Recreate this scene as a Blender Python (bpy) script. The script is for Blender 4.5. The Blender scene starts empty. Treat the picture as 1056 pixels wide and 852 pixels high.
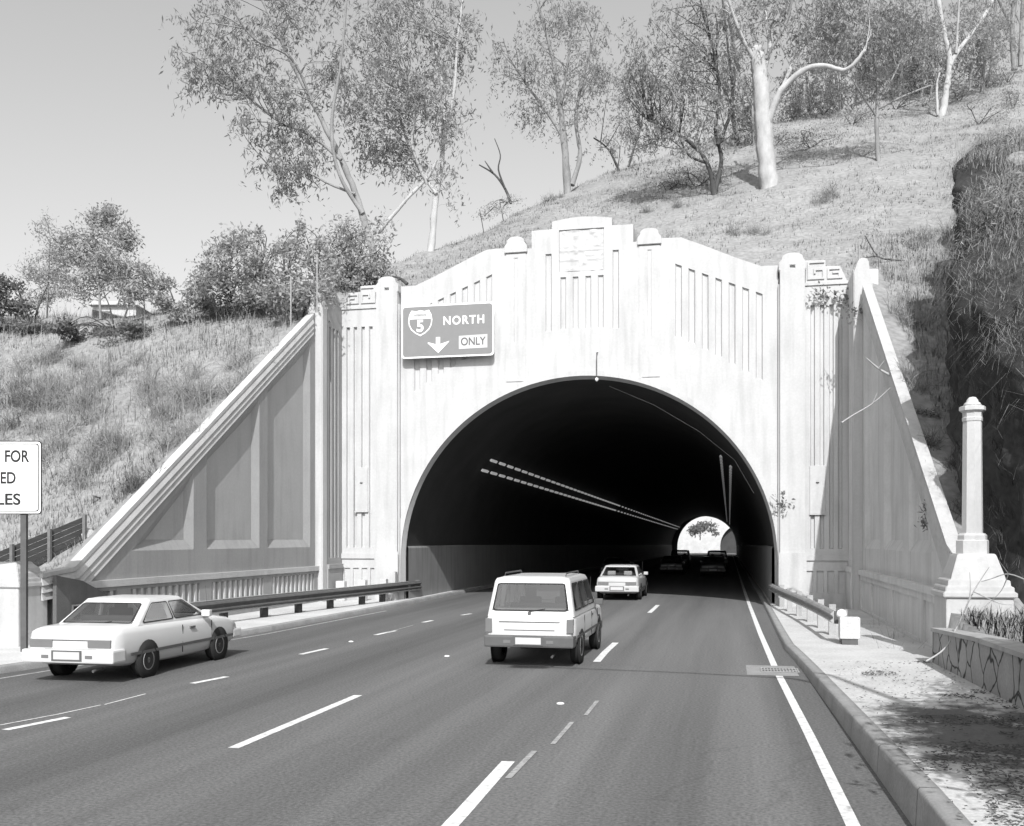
import bpy, bmesh, math, random
import numpy as np
from mathutils import Vector, Matrix, Euler

scene = bpy.context.scene
COL = scene.collection
R = math.radians
random.seed(7)
RNG = np.random.default_rng(11)

# ------------------------------------------------------------------ camera
F_PX, CX, HY = 1029.0, 528.0, 555.5           # focal length, principal point and horizon on a 1056 x 852 plate
TH = math.atan(224.0 / F_PX)
CAM = np.array([5.40, -37.12, 2.50])
cam = bpy.data.cameras.new('camera')
cam.sensor_width = 36.0
cam.lens = 36.0 * F_PX / 1056.0
cam.shift_y = (HY - 426.0) / 1056.0
cam.clip_start = 0.1
cam.clip_end = 3000
cam_o = bpy.data.objects.new('camera', cam)
cam_o.location = CAM
cam_o.rotation_euler = (R(90), 0, TH)
COL.objects.link(cam_o)
scene.camera = cam_o

# ------------------------------------------------------------------ light
SUN_DIR = Vector((0.20, -1.0, 0.88)).normalized()
world = bpy.data.worlds.new('World')
scene.world = world
world.use_nodes = True
wn, wl = world.node_tree.nodes, world.node_tree.links
wn.clear()
sky = wn.new('ShaderNodeTexSky')
sky.sky_type = 'NISHITA'
sky.sun_disc = False
sky.sun_elevation = math.asin(SUN_DIR.z)
sky.sun_rotation = math.atan2(SUN_DIR.x, SUN_DIR.y)
sky.air_density = 1.0
sky.dust_density = 3.0
sky.ozone_density = 1.0
bw = wn.new('ShaderNodeVectorMath')           # the photograph is black and white, on film that sees blue sky as light
bw.operation = 'DOT_PRODUCT'
bw.inputs[1].default_value = (0.03, 0.12, 0.85)
bg = wn.new('ShaderNodeBackground')
bg.inputs['Strength'].default_value = 0.15
wo = wn.new('ShaderNodeOutputWorld')
wl.new(sky.outputs[0], bw.inputs[0])
wl.new(bw.outputs['Value'], bg.inputs['Color'])
wl.new(bg.outputs[0], wo.inputs[0])
sun = bpy.data.lights.new('sun', 'SUN')
sun.energy = 4.0
sun.angle = R(0.5)
sun.color = (1, 1, 1)
sun_o = bpy.data.objects.new('sun', sun)
sun_o.rotation_euler = SUN_DIR.to_track_quat('Z', 'Y').to_euler()
sun_o.location = (20, -60, 60)
COL.objects.link(sun_o)

scene.view_settings.view_transform = 'Standard'
scene.view_settings.look = 'None'
scene.view_settings.gamma = 1.0
scene.view_settings.exposure = 0.30
scene.cycles.max_bounces = 6
scene.cycles.diffuse_bounces = 4
scene.cycles.transparent_max_bounces = 8
scene.cycles.use_denoising = True

# ------------------------------------------------------------------ pixel helpers (design-time survey of the plate)
_c, _s = math.cos(TH), math.sin(TH)
def ray(px, py):
    x = (px - CX) / F_PX
    return np.array([x * _c - _s, x * _s + _c, -(py - HY) / F_PX])
def G(px, py, z=0.0):
    d = ray(px, py); t = (z - CAM[2]) / d[2]
    return CAM + t * d
def FY(px, py, y):
    d = ray(px, py); t = (y - CAM[1]) / d[1]
    return CAM + t * d
def AT(px, py, depth):
    return CAM + depth * ray(px, py)

# ------------------------------------------------------------------ object helpers
def tag(o, label=None, cat=None, group=None, kind=None):
    if label: o['label'] = label
    if cat: o['category'] = cat
    if group: o['group'] = group
    if kind: o['kind'] = kind
    return o
def empty(name, loc=(0, 0, 0), rz=0.0, label=None, cat=None, group=None):
    o = bpy.data.objects.new(name, None)
    o.empty_display_size = 0.2
    o.location = loc; o.rotation_euler = (0, 0, rz)
    COL.objects.link(o)
    return tag(o, label, cat, group)
def link(name, me, mat=None, parent=None):
    o = bpy.data.objects.new(name, me)
    if mat is not None:
        me.materials.clear(); me.materials.append(mat)
    COL.objects.link(o)
    if parent is not None: o.parent = parent
    return o
def np_mesh(name, V, Fq):
    """V (n,3), Fq (m,k) all faces with k corners"""
    V = np.asarray(V, dtype=np.float32); Fq = np.asarray(Fq, dtype=np.int32)
    me = bpy.data.meshes.new(name)
    m, k = Fq.shape
    me.vertices.add(len(V)); me.vertices.foreach_set('co', V.ravel())
    me.loops.add(m * k); me.loops.foreach_set('vertex_index', Fq.ravel())
    me.polygons.add(m)
    me.polygons.foreach_set('loop_start', np.arange(0, m * k, k, dtype=np.int32))
    me.polygons.foreach_set('loop_total', np.full(m, k, dtype=np.int32))
    me.update(calc_edges=True)
    return me

class MB:
    def __init__(s): s.v, s.f, s.smooth = [], [], []
    def add(s, vs, fs, smooth=False):
        b = len(s.v); s.v += [tuple(map(float, p)) for p in vs]
        for f in fs: s.f.append(tuple(b + i for i in f)); s.smooth.append(smooth)
        return s
    def box(s, x0, y0, z0, x1, y1, z1):
        x0, x1 = min(x0, x1), max(x0, x1); y0, y1 = min(y0, y1), max(y0, y1); z0, z1 = min(z0, z1), max(z0, z1)
        return s.add([(x0,y0,z0),(x1,y0,z0),(x1,y1,z0),(x0,y1,z0),(x0,y0,z1),(x1,y0,z1),(x1,y1,z1),(x0,y1,z1)],
              [(3,2,1,0),(4,5,6,7),(0,1,5,4),(1,2,6,5),(2,3,7,6),(3,0,4,7)])
    def bbox(s, x0, y0, z0, x1, y1, z1, b=0.02):
        """box with chamfered edges"""
        bm = bmesh.new(); bmesh.ops.create_cube(bm, size=1)
        for v in bm.verts:
            v.co = Vector((x0 + (v.co.x + .5) * (x1 - x0), y0 + (v.co.y + .5) * (y1 - y0), z0 + (v.co.z + .5) * (z1 - z0)))
        bmesh.ops.bevel(bm, geom=bm.edges[:] + bm.verts[:], offset=b, segments=2, affect='EDGES', profile=.6)
        return s.from_bm(bm)
    def from_bm(s, bm, smooth=False):
        bm.verts.index_update()
        s.add([v.co[:] for v in bm.verts], [[v.index for v in f.verts] for f in bm.faces], smooth)
        bm.free(); return s
    def prism(s, poly, a, b, plane='xz'):
        """polygon in a plane, extruded between a and b along the third axis"""
        n = len(poly)
        def P(p, t):
            return {'xz': (p[0], t, p[1]), 'yz': (t, p[0], p[1]), 'xy': (p[0], p[1], t)}[plane]
        vs = [P(p, a) for p in poly] + [P(p, b) for p in poly]
        fs = [tuple(range(n - 1, -1, -1)), tuple(range(n, 2 * n))]
        for i in range(n):
            j = (i + 1) % n; fs.append((i, j, n + j, n + i))
        return s.add(vs, fs)
    def frustum(s, A, B):
        n = len(A)
        return s.add(list(A) + list(B), [tuple(range(n-1,-1,-1)), tuple(range(n, 2*n))] + [(i, (i+1)%n, n+(i+1)%n, n+i) for i in range(n)])
    def tube(s, pts, rad, seg=8, smooth=True, cap=True):
        pts = [Vector(p) for p in pts]; n = len(pts)
        if not hasattr(rad, '__len__'): rad = [rad] * n
        vs, fs = [], []
        up = Vector((0.12, 0.97, 0.2))
        for i, p in enumerate(pts):
            t = (pts[min(i+1, n-1)] - pts[max(i-1, 0)])
            t = t.normalized() if t.length > 1e-9 else Vector((0,0,1))
            u = t.cross(up)
            if u.length < 1e-3: u = t.cross(Vector((1,0,0)))
            u.normalize(); w = t.cross(u)
            for k in range(seg):
                a = 2 * math.pi * k / seg
                vs.append(p + (u * math.cos(a) + w * math.sin(a)) * rad[i])
        for i in range(n - 1):
            for k in range(seg):
                fs.append((i*seg+k, i*seg+(k+1)%seg, (i+1)*seg+(k+1)%seg, (i+1)*seg+k))
        s.add(vs, fs, smooth)
        if cap: s.add(vs[:seg], [tuple(range(seg-1,-1,-1))]); s.add(vs[-seg:], [tuple(range(seg))])
        return s
    def lathe(s, prof, c=(0,0,0), seg=24, axis='z', smooth=True):
        vs, fs = [], []
        for (r, h) in prof:
            for k in range(seg):
                a = 2*math.pi*k/seg
                if axis == 'z': vs.append((c[0]+r*math.cos(a), c[1]+r*math.sin(a), c[2]+h))
                else: vs.append((c[0]+h, c[1]+r*math.cos(a), c[2]+r*math.sin(a)))
        n = len(prof)
        for i in range(n-1):
            for k in range(seg): fs.append((i*seg+k, i*seg+(k+1)%seg, (i+1)*seg+(k+1)%seg, (i+1)*seg+k))
        fs.append(tuple(range(seg-1,-1,-1))); fs.append(tuple((n-1)*seg+k for k in range(seg)))
        return s.add(vs, fs, smooth)
    def mesh(s, name):
        me = bpy.data.meshes.new(name); me.from_pydata(s.v, [], s.f)
        bm = bmesh.new(); bm.from_mesh(me); bmesh.ops.recalc_face_normals(bm, faces=bm.faces); bm.to_mesh(me); bm.free()
        if any(s.smooth) and len(me.polygons) == len(s.smooth): me.polygons.foreach_set('use_smooth', s.smooth)
        me.update(); return me
    def build(s, name, mat, parent=None): return link(name, s.mesh(name), mat, parent)

def boolean_cut(solid, cutter):
    """solid MB minus cutter MB -> mesh"""
    a = bpy.data.objects.new('solid', solid.mesh('solid')); b = bpy.data.objects.new('cut', cutter.mesh('cut'))
    COL.objects.link(a); COL.objects.link(b)
    m = a.modifiers.new('b', 'BOOLEAN'); m.object = b; m.operation = 'DIFFERENCE'; m.solver = 'EXACT'; m.use_self = True
    dg = bpy.context.evaluated_depsgraph_get(); dg.update()
    me = bpy.data.meshes.new_from_object(a.evaluated_get(dg))
    for o in (a, b):
        d = o.data; bpy.data.objects.remove(o); bpy.data.meshes.remove(d)
    return me
def bevelled(me, w=0.012, seg=2, ang=40):
    bm = bmesh.new(); bm.from_mesh(me)
    es = [e for e in bm.edges if len(e.link_faces) == 2 and e.calc_face_angle(0) > R(ang)]
    bmesh.ops.bevel(bm, geom=es, offset=w, segments=seg, affect='EDGES', clamp_overlap=True)
    bm.to_mesh(me); bm.free(); return me
def text_mesh(body, size, bold=0.0, extrude=0.004, spacing=1.0):
    cu = bpy.data.curves.new('txt', 'FONT'); cu.body = body; cu.size = size; cu.offset = bold * size
    cu.extrude = extrude; cu.align_x = 'CENTER'; cu.align_y = 'CENTER'; cu.space_character = spacing
    o = bpy.data.objects.new('txt', cu); COL.objects.link(o)
    dg = bpy.context.evaluated_depsgraph_get(); dg.update()
    me = bpy.data.meshes.new_from_object(o.evaluated_get(dg))
    bpy.data.objects.remove(o); bpy.data.curves.remove(cu)
    return me

# ------------------------------------------------------------------ materials (all neutral: the plate has no colour)
def mat(name, v, rough=0.8, amt=0.12, scale=3.0, bump=0.0, bscale=40.0, stretch=(1,1,1), spec=0.3, streak=0.0, metallic=0.0, speck=0.0, sscale=120.0, detail=6, coat=0.0):
    m = bpy.data.materials.new(name); m.use_nodes = True
    n, l = m.node_tree.nodes, m.node_tree.links
    b = n['Principled BSDF']
    b.inputs['Roughness'].default_value = rough
    b.inputs['Specular IOR Level'].default_value = spec
    b.inputs['Metallic'].default_value = metallic
    b.inputs['Coat Weight'].default_value = coat
    tc = n.new('ShaderNodeTexCoord'); mp = n.new('ShaderNodeMapping'); mp.inputs['Scale'].default_value = stretch
    l.new(tc.outputs['Object'], mp.inputs[0])
    no = n.new('ShaderNodeTexNoise'); no.inputs['Scale'].default_value = scale; no.inputs['Detail'].default_value = detail; no.inputs['Roughness'].default_value = .62
    l.new(mp.outputs[0], no.inputs[0])
    mr = n.new('ShaderNodeMapRange'); mr.inputs['From Min'].default_value = .25; mr.inputs['From Max'].default_value = .75
    mr.inputs['To Min'].default_value = 1 - amt; mr.inputs['To Max'].default_value = 1 + amt
    l.new(no.outputs[0], mr.inputs[0])
    cur = mr.outputs[0]
    def mul(a, bb):
        x = n.new('ShaderNodeMath'); x.operation = 'MULTIPLY'; l.new(a, x.inputs[0])
        if isinstance(bb, float): x.inputs[1].default_value = bb
        else: l.new(bb, x.inputs[1])
        return x.outputs[0]
    if streak:
        mp2 = n.new('ShaderNodeMapping'); mp2.inputs['Scale'].default_value = (2.2, 2.2, .22); l.new(tc.outputs['Object'], mp2.inputs[0])
        n2 = n.new('ShaderNodeTexNoise'); n2.inputs['Scale'].default_value = 1.6; n2.inputs['Detail'].default_value = 5; l.new(mp2.outputs[0], n2.inputs[0])
        m2 = n.new('ShaderNodeMapRange'); m2.inputs['From Min'].default_value = .48; m2.inputs['From Max'].default_value = .78
        m2.inputs['To Min'].default_value = 1; m2.inputs['To Max'].default_value = 1 - streak; l.new(n2.outputs[0], m2.inputs[0])
        cur = mul(cur, m2.outputs[0])
    if speck:
        n3 = n.new('ShaderNodeTexNoise'); n3.inputs['Scale'].default_value = sscale; n3.inputs['Detail'].default_value = 3; l.new(tc.outputs['Object'], n3.inputs[0])
        m3 = n.new('ShaderNodeMapRange'); m3.inputs['From Min'].default_value = .3; m3.inputs['From Max'].default_value = .7
        m3.inputs['To Min'].default_value = 1 - speck; m3.inputs['To Max'].default_value = 1 + speck; l.new(n3.outputs[0], m3.inputs[0])
        cur = mul(cur, m3.outputs[0])
    cur = mul(cur, float(v))
    cc = n.new('ShaderNodeCombineColor')
    for i in range(3): l.new(cur, cc.inputs[i])
    l.new(cc.outputs[0], b.inputs['Base Color'])
    if bump:
        nb = n.new('ShaderNodeTexNoise'); nb.inputs['Scale'].default_value = bscale; nb.inputs['Detail'].default_value = 5; l.new(tc.outputs['Object'], nb.inputs[0])
        bp = n.new('ShaderNodeBump'); bp.inputs['Strength'].default_value = bump; bp.inputs['Distance'].default_value = .03
        l.new(nb.outputs[0], bp.inputs['Height']); l.new(bp.outputs[0], b.inputs['Normal'])
    return m
def emit(name, v, e):
    m = mat(name, v, .4, 0); b = m.node_tree.nodes['Principled BSDF']
    b.inputs['Emission Color'].default_value = (1, 1, 1, 1); b.inputs['Emission Strength'].default_value = e
    return m

M = {}
M['paint'] = mat('white_painted_concrete', .475, .75, .08, .8, .15, 30, streak=.19, speck=.04, sscale=14)
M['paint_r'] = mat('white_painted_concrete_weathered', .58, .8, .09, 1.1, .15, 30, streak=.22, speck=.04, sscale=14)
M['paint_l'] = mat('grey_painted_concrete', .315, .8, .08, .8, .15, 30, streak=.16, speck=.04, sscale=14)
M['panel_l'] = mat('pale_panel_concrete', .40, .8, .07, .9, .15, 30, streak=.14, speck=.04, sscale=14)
M['conc_shade'] = mat('pier_shade_concrete', .12, .85, .2, 1.5, .25, 25, streak=.25, speck=.06, sscale=30)  # dark tone that paints the end pier's shade on the left wing
M['conc'] = mat('bare_concrete', .36, .85, .16, 1.5, .25, 25, streak=.25, speck=.06, sscale=30)
M['conc_pale'] = mat('pale_dusty_concrete', .50, .9, .16, .8, .3, 18, speck=.12, sscale=22)
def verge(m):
    """leaf mould and bush shade painted into the verge as a dark patch"""
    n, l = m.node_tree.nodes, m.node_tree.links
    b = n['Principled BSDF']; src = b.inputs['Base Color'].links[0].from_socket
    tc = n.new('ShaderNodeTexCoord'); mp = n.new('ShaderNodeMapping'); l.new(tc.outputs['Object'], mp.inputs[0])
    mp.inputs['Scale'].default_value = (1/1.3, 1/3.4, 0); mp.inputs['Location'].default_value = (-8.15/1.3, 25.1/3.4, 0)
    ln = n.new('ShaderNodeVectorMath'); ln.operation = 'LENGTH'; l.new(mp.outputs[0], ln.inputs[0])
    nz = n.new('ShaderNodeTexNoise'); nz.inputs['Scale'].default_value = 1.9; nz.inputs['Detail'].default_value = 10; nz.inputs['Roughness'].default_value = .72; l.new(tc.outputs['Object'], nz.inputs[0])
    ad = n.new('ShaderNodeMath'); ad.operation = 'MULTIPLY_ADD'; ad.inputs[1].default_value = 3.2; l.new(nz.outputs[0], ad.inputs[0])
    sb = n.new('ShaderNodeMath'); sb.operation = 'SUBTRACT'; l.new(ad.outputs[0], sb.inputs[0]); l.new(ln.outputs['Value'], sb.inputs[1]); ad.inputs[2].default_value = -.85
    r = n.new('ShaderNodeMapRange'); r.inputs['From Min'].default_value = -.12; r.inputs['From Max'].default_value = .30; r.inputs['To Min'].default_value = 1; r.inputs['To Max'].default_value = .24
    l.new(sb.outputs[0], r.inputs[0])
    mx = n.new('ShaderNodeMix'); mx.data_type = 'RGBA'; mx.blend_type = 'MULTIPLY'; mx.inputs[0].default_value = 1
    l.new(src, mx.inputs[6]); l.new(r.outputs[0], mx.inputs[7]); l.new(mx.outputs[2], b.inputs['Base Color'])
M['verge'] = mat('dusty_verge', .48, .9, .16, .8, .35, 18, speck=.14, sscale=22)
verge(M['verge'])  # painted bush shade over leaf mould darkens part of the colour
M['kerb'] = mat('kerb_concrete', .27, .85, .2, 1.6, .25, 25, speck=.1, sscale=30)
M['asphalt'] = mat('asphalt', .118, .85, .34, .5, .35, 60, stretch=(1.5, .05, 1), speck=.30, sscale=26, spec=.25)
def tracks(m):
    n, l = m.node_tree.nodes, m.node_tree.links
    b = n['Principled BSDF']; src = b.inputs['Base Color'].links[0].from_socket
    tc = n.new('ShaderNodeTexCoord'); sp = n.new('ShaderNodeSeparateXYZ'); l.new(tc.outputs['Object'], sp.inputs[0])
    nz = n.new('ShaderNodeTexNoise'); nz.inputs['Scale'].default_value = .25; nz.inputs['Detail'].default_value = 3; l.new(tc.outputs['Object'], nz.inputs[0])
    def mth(op, a, bb, c=None):
        x = n.new('ShaderNodeMath'); x.operation = op
        for i, q in enumerate((a, bb, c)):
            if q is None: continue
            if isinstance(q, (int, float)): x.inputs[i].default_value = q
            else: l.new(q, x.inputs[i])
        return x.outputs[0]
    ph = mth('MULTIPLY_ADD', nz.outputs[0], .9, sp.outputs[0])
    cs = mth('COSINE', mth('MULTIPLY', mth('SUBTRACT', ph, 1.62), 2*math.pi/3.2), 0)     # dark in the middle of each lane
    left = mth('MULTIPLY', mth('SUBTRACT', sp.outputs[0], 1.0), .016)                       # lighter towards the right lanes
    f = mth('ADD', mth('MULTIPLY_ADD', cs, -.085, 1.02), left)
    cc = n.new('ShaderNodeCombineColor')
    for i in range(3): l.new(f, cc.inputs[i])
    mx = n.new('ShaderNodeMix'); mx.data_type = 'RGBA'; mx.blend_type = 'MULTIPLY'; mx.inputs[0].default_value = 1
    l.new(src, mx.inputs[6]); l.new(cc.outputs[0], mx.inputs[7])
    # fine cracks
    v = n.new('ShaderNodeTexVoronoi'); v.feature = 'DISTANCE_TO_EDGE'; v.inputs['Scale'].default_value = .22
    nw = n.new('ShaderNodeTexNoise'); nw.inputs['Scale'].default_value = .9; nw.inputs['Detail'].default_value = 5
    ad = n.new('ShaderNodeVectorMath'); ad.operation = 'MULTIPLY_ADD'; ad.inputs[1].default_value = (1.6, 1.6, 0)
    l.new(tc.outputs['Object'], nw.inputs[0]); l.new(nw.outputs['Color'], ad.inputs[0]); l.new(tc.outputs['Object'], ad.inputs[2]); l.new(ad.outputs[0], v.inputs['Vector'])
    r = n.new('ShaderNodeMapRange'); r.inputs['From Min'].default_value = .0; r.inputs['From Max'].default_value = .004; r.inputs['To Min'].default_value = .86; r.inputs['To Max'].default_value = 1
    l.new(v.outputs[0], r.inputs[0])
    m2 = n.new('ShaderNodeMix'); m2.data_type = 'RGBA'; m2.blend_type = 'MULTIPLY'; m2.inputs[0].default_value = 1
    l.new(mx.outputs[2], m2.inputs[6]); l.new(r.outputs[0], m2.inputs[7]); l.new(m2.outputs[2], b.inputs['Base Color'])
tracks(M['asphalt'])
M['patch'] = mat('concrete_patch', .26, .85, .15, 3, .2, 60, speck=.15, sscale=60)
M['line'] = mat('road_paint', .64, .7, .22, 4, .1, 60, speck=.22, sscale=14)
M['line_old'] = mat('worn_road_paint', .30, .8, .3, 6, .1, 60, speck=.3, sscale=20)
M['soil'] = mat('dry_grass_ground', .25, .95, .2, .5, .7, 6, speck=.2, sscale=5, detail=9)
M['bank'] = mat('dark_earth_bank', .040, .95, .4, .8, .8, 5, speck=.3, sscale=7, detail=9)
M['blade'] = mat('dry_grass_blades', .27, .9, .5, 7, spec=.1)
M['soil_d'] = mat('dark_leaf_mould', .13, .95, .5, 2.2, .6, 12, speck=.4, sscale=12, detail=9)
M['blade_h'] = mat('bleached_hanging_grass', .33, .9, .5, 5, spec=.1)
M['blade_t'] = mat('grey_dry_twigs', .25, .9, .35, 1.5, spec=.1)
M['blade_d'] = mat('dry_brush_twigs', .13, .9, .35, 1.5, spec=.1)
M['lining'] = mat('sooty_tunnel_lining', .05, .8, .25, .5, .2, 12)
M['wains'] = mat('tunnel_wall_tiles', .27, .7, .12, .8, .1, 20, streak=.25)
M['sign_g'] = mat('sign_face_midtone', .21, .45, .05, 4)
M['white'] = mat('reflective_white', .80, .5, .03, 5)
M['sign_y'] = mat('sign_panel_pale', .50, .5, .04, 5)
M['black'] = mat('sign_black', .02, .5, .05, 5)
M['steel'] = mat('galvanised_steel', .34, .55, .2, 3, metallic=.3, spec=.4)
M['steel_d'] = mat('dark_weathered_steel', .09, .7, .25, 5)
M['wood_d'] = mat('dark_weathered_boards', .05, .9, .35, 6, .3, 30, stretch=(.4, .4, 5))
M['wood'] = mat('weathered_timber_post', .16, .9, .3, 6, .3, 30)
M['bark_w'] = mat('pale_bark', .40, .85, .30, 2.2, .3, 14, stretch=(1, 1, .5))
M['bark_m'] = mat('grey_bark', .24, .9, .35, 2.2, .4, 14, stretch=(1, 1, .4))
M['bark_d'] = mat('dark_bark', .07, .9, .35, 2.2, .4, 14, stretch=(1, 1, .4))
def leafmat(name, v, tr=.3):
    m = mat(name, v, .55, .35, .9, spec=.35)
    n, l = m.node_tree.nodes, m.node_tree.links
    b = n['Principled BSDF']; out = n['Material Output']
    t = n.new('ShaderNodeBsdfTranslucent'); mx = n.new('ShaderNodeMixShader'); mx.inputs[0].default_value = tr
    src = b.inputs['Base Color'].links[0].from_socket
    l.new(src, t.inputs[0]); l.new(b.outputs[0], mx.inputs[1]); l.new(t.outputs[0], mx.inputs[2]); l.new(mx.outputs[0], out.inputs[0])
    return m
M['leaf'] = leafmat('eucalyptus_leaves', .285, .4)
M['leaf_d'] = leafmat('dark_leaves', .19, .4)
M['leaf_p'] = leafmat('pale_leaves', .36, .4)
M['car_w'] = mat('white_car_paint', .60, .35, .02, 2, spec=.5, coat=.4)
M['car_g'] = mat('silver_car_paint', .45, .35, .03, 2, spec=.5, coat=.4)
M['car_d'] = mat('dark_car_paint', .03, .35, .05, 2, spec=.5, coat=.4)
M['glass'] = mat('car_window_glass', .05, .08, .02, 2, spec=.8)
def glassmat():
    m = bpy.data.materials.new('car_window_glass'); m.use_nodes = True
    n, l = m.node_tree.nodes, m.node_tree.links; n.clear()
    o = n.new('ShaderNodeOutputMaterial'); t = n.new('ShaderNodeBsdfTransparent'); t.inputs[0].default_value = (.62, .62, .62, 1)
    g = n.new('ShaderNodeBsdfGlossy'); g.inputs['Roughness'].default_value = .04; g.inputs[0].default_value = (.9, .9, .9, 1)
    f0 = n.new('ShaderNodeLayerWeight'); f0.inputs[0].default_value = .35; f = n.new('ShaderNodeMapRange'); f.inputs['To Min'].default_value = .10; f.inputs['To Max'].default_value = .75; l.new(f0.outputs['Facing'], f.inputs[0]); mx = n.new('ShaderNodeMixShader')
    l.new(f.outputs[0], mx.inputs[0]); l.new(t.outputs[0], mx.inputs[1]); l.new(g.outputs[0], mx.inputs[2]); l.new(mx.outputs[0], o.inputs[0])
    return m
M['glass_t'] = glassmat()
M['tyre'] = mat('tyre_rubber', .022, .85, .1, 8)
M['rim'] = mat('wheel_rim', .5, .35, .05, 4, metallic=.5)
M['bumper'] = mat('grey_bumper', .10, .6, .1, 5)
M['chrome'] = mat('bright_trim', .7, .3, .03, 5, metallic=.6)
M['lamp_red'] = mat('tail_lamp_lens', .16, .2, .05, 5, spec=.6)
M['fluor'] = emit('tunnel_lamp_tube', .8, .20)
M['fluor_r'] = emit('tunnel_lamp_tube_dim', .8, .06)
# crazy paving wall
def crazy():
    m = mat('crazy_paving_concrete', .30, .85, .2, 1.2, .2, 25, speck=.08, sscale=25)
    n, l = m.node_tree.nodes, m.node_tree.links
    b = n['Principled BSDF']; src = b.inputs['Base Color'].links[0].from_socket
    tc = n.new('ShaderNodeTexCoord'); v = n.new('ShaderNodeTexVoronoi'); v.feature = 'DISTANCE_TO_EDGE'; v.inputs['Scale'].default_value = 1.7
    nz = n.new('ShaderNodeTexNoise'); nz.inputs['Scale'].default_value = 2.0
    ad = n.new('ShaderNodeVectorMath'); ad.operation = 'MULTIPLY_ADD'; ad.inputs[1].default_value = (.35, .35, .35)
    l.new(tc.outputs['Object'], nz.inputs[0]); l.new(nz.outputs['Color'], ad.inputs[0]); l.new(tc.outputs['Object'], ad.inputs[2]); l.new(ad.outputs[0], v.inputs['Vector'])
    r = n.new('ShaderNodeMapRange'); r.inputs['From Min'].default_value = .015; r.inputs['From Max'].default_value = .045; r.inputs['To Min'].default_value = .12; r.inputs['To Max'].default_value = 1
    l.new(v.outputs[0], r.inputs[0])
    mx = n.new('ShaderNodeMix'); mx.data_type = 'RGBA'; mx.blend_type = 'MULTIPLY'; mx.inputs[0].default_value = 1
    l.new(src, mx.inputs[6]); l.new(r.outputs[0], mx.inputs[7]); l.new(mx.outputs[2], b.inputs['Base Color'])
    return m
M['crazy'] = crazy()

# ------------------------------------------------------------------ terrain
def vnoise(x, y, seed=0):
    xi, yi = np.floor(x).astype(np.int64), np.floor(y).astype(np.int64)
    xf, yf = x - xi, y - yi
    def h(a, b):
        n = (a * 374761393 + b * 668265263 + seed * 974634777) & 0x7fffffff
        n = ((n ^ (n >> 13)) * 1274126177) & 0x7fffffff
        return ((n ^ (n >> 16)) & 0xffff) / 65535.0
    u, v = xf*xf*(3-2*xf), yf*yf*(3-2*yf)
    return (h(xi,yi)*(1-u)+h(xi+1,yi)*u)*(1-v) + (h(xi,yi+1)*(1-u)+h(xi+1,yi+1)*u)*v - .5
def fbm(x, y, oct=4, seed=0):
    r = 0; a = 1.0
    for i in range(oct):
        r = r + a * vnoise(x * 2**i, y * 2**i, seed + i); a *= .5
    return r
def smin(a, b, k):
    h = np.clip(.5 + .5 * (b - a) / k, 0, 1)
    return b * (1 - h) + a * h - k * h * (1 - h)
def sstep(t):
    t = np.clip(t, 0, 1); return t*t*(3-2*t)
def bankx(Y): return np.interp(Y, [-60,-30,-21,-18.5,-17,-14,-10,-3,4,14], [15.0,13.8,12.4,11.3,10.55,10.35,11.0,12.45,14.6,19.6])
def H(X, Y, noise=True):
    X = np.asarray(X, float); Y = np.asarray(Y, float)
    ry = np.interp(X, [-90,-26,-20,-14,-11.3,-9.3,-7.2,-4.9,-1.2,5.3,13.6,21.4,28.5,60], [1,.8,.6,1.6,8.5,15,21,25.5,31,39.6,46.5,53.4,54,54])
    Yc = smin(Y, ry, 3.0)
    z = np.where(Yc < 0, 11.5 + .64 * Yc, 11.5 + .54 * Yc) + .35 * sstep((X - 8) / 2) * np.clip(-Y, 0, 1) + .06 * np.clip(X, -10, 30) * sstep(Yc / 22)
    over = np.maximum(Y - Yc - .8, 0)
    z = z - .14 * over
    z = np.where(Y > 60, np.maximum(z, 11.0), z)
    fl = .66 + .03 * np.abs(X)
    z = -smin(-z, -fl, 1.2)
    b = np.interp(Y, [-60,-36,-28,-18,-8,0,8,16], [4,4,4.2,4.2,5.2,4.2,2.6,0])
    u = X - bankx(Y) - 2.0
    z = z + b * sstep(u / 1.5) + .22 * np.clip(u - 1.5, 0, 14) * (b > 0) * np.clip(b / 4, 0, 1)
    lf = sstep((-X - 10.6) / 8)
    z = z + .05 * np.clip(-X - 12, 0, 30) * np.clip((Y + 20) / 20, 0, 1) * lf * 0
    # fill against the backs of the wing walls
    wz = np.maximum(10.70 + .655 * (Y + 2.4), 1.5)
    aw = np.abs(X) - 9.96
    z = z + (wz - z) * np.exp(-np.clip(aw, 0, 50) / 1.3) * ((Y < .5) & (Y > -17.2))
    near = np.where((Y < .5) & (Y > -17.2), sstep(aw / 2.0), 1.0)
    if noise:
        z = z + near * .9 * fbm(X * .11, Y * .11, 4, 3) * np.clip(np.abs(X) / 16 + np.clip(Y, 0, 10) / 12, .12, 1) + near * .16 * fbm(X * .9, Y * .9, 3, 8)
    # the road corridor, the far end of the tunnel and the next hill
    xr = np.where(Y > -17.2, 9.95, 9.24); xl = np.where(Y > -17.2, -9.95, -10.7)
    z = np.where((X < xr) & (X > xl) & (Y < .6), -.42, z)
    z = np.where(Y > 186.6, np.where(np.abs(X - 4) < 16, -1.75, 7.0), z)
    z = np.where(Y > 243, 9 + .55 * np.clip(Y - 243, 0, 40) + 1.2 * fbm(X * .1, Y * .1, 3, 2), z)
    return z
def bankh(Y): return np.interp(Y, [-60,-36,-28,-18,-8,0,8,16], [4,4,4.2,4.2,5.2,4.2,2.6,0])
def axis_lines(segs):
    out = []
    for a, b, d in segs: out += list(np.arange(a, b - 1e-6, d))
    return out
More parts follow.
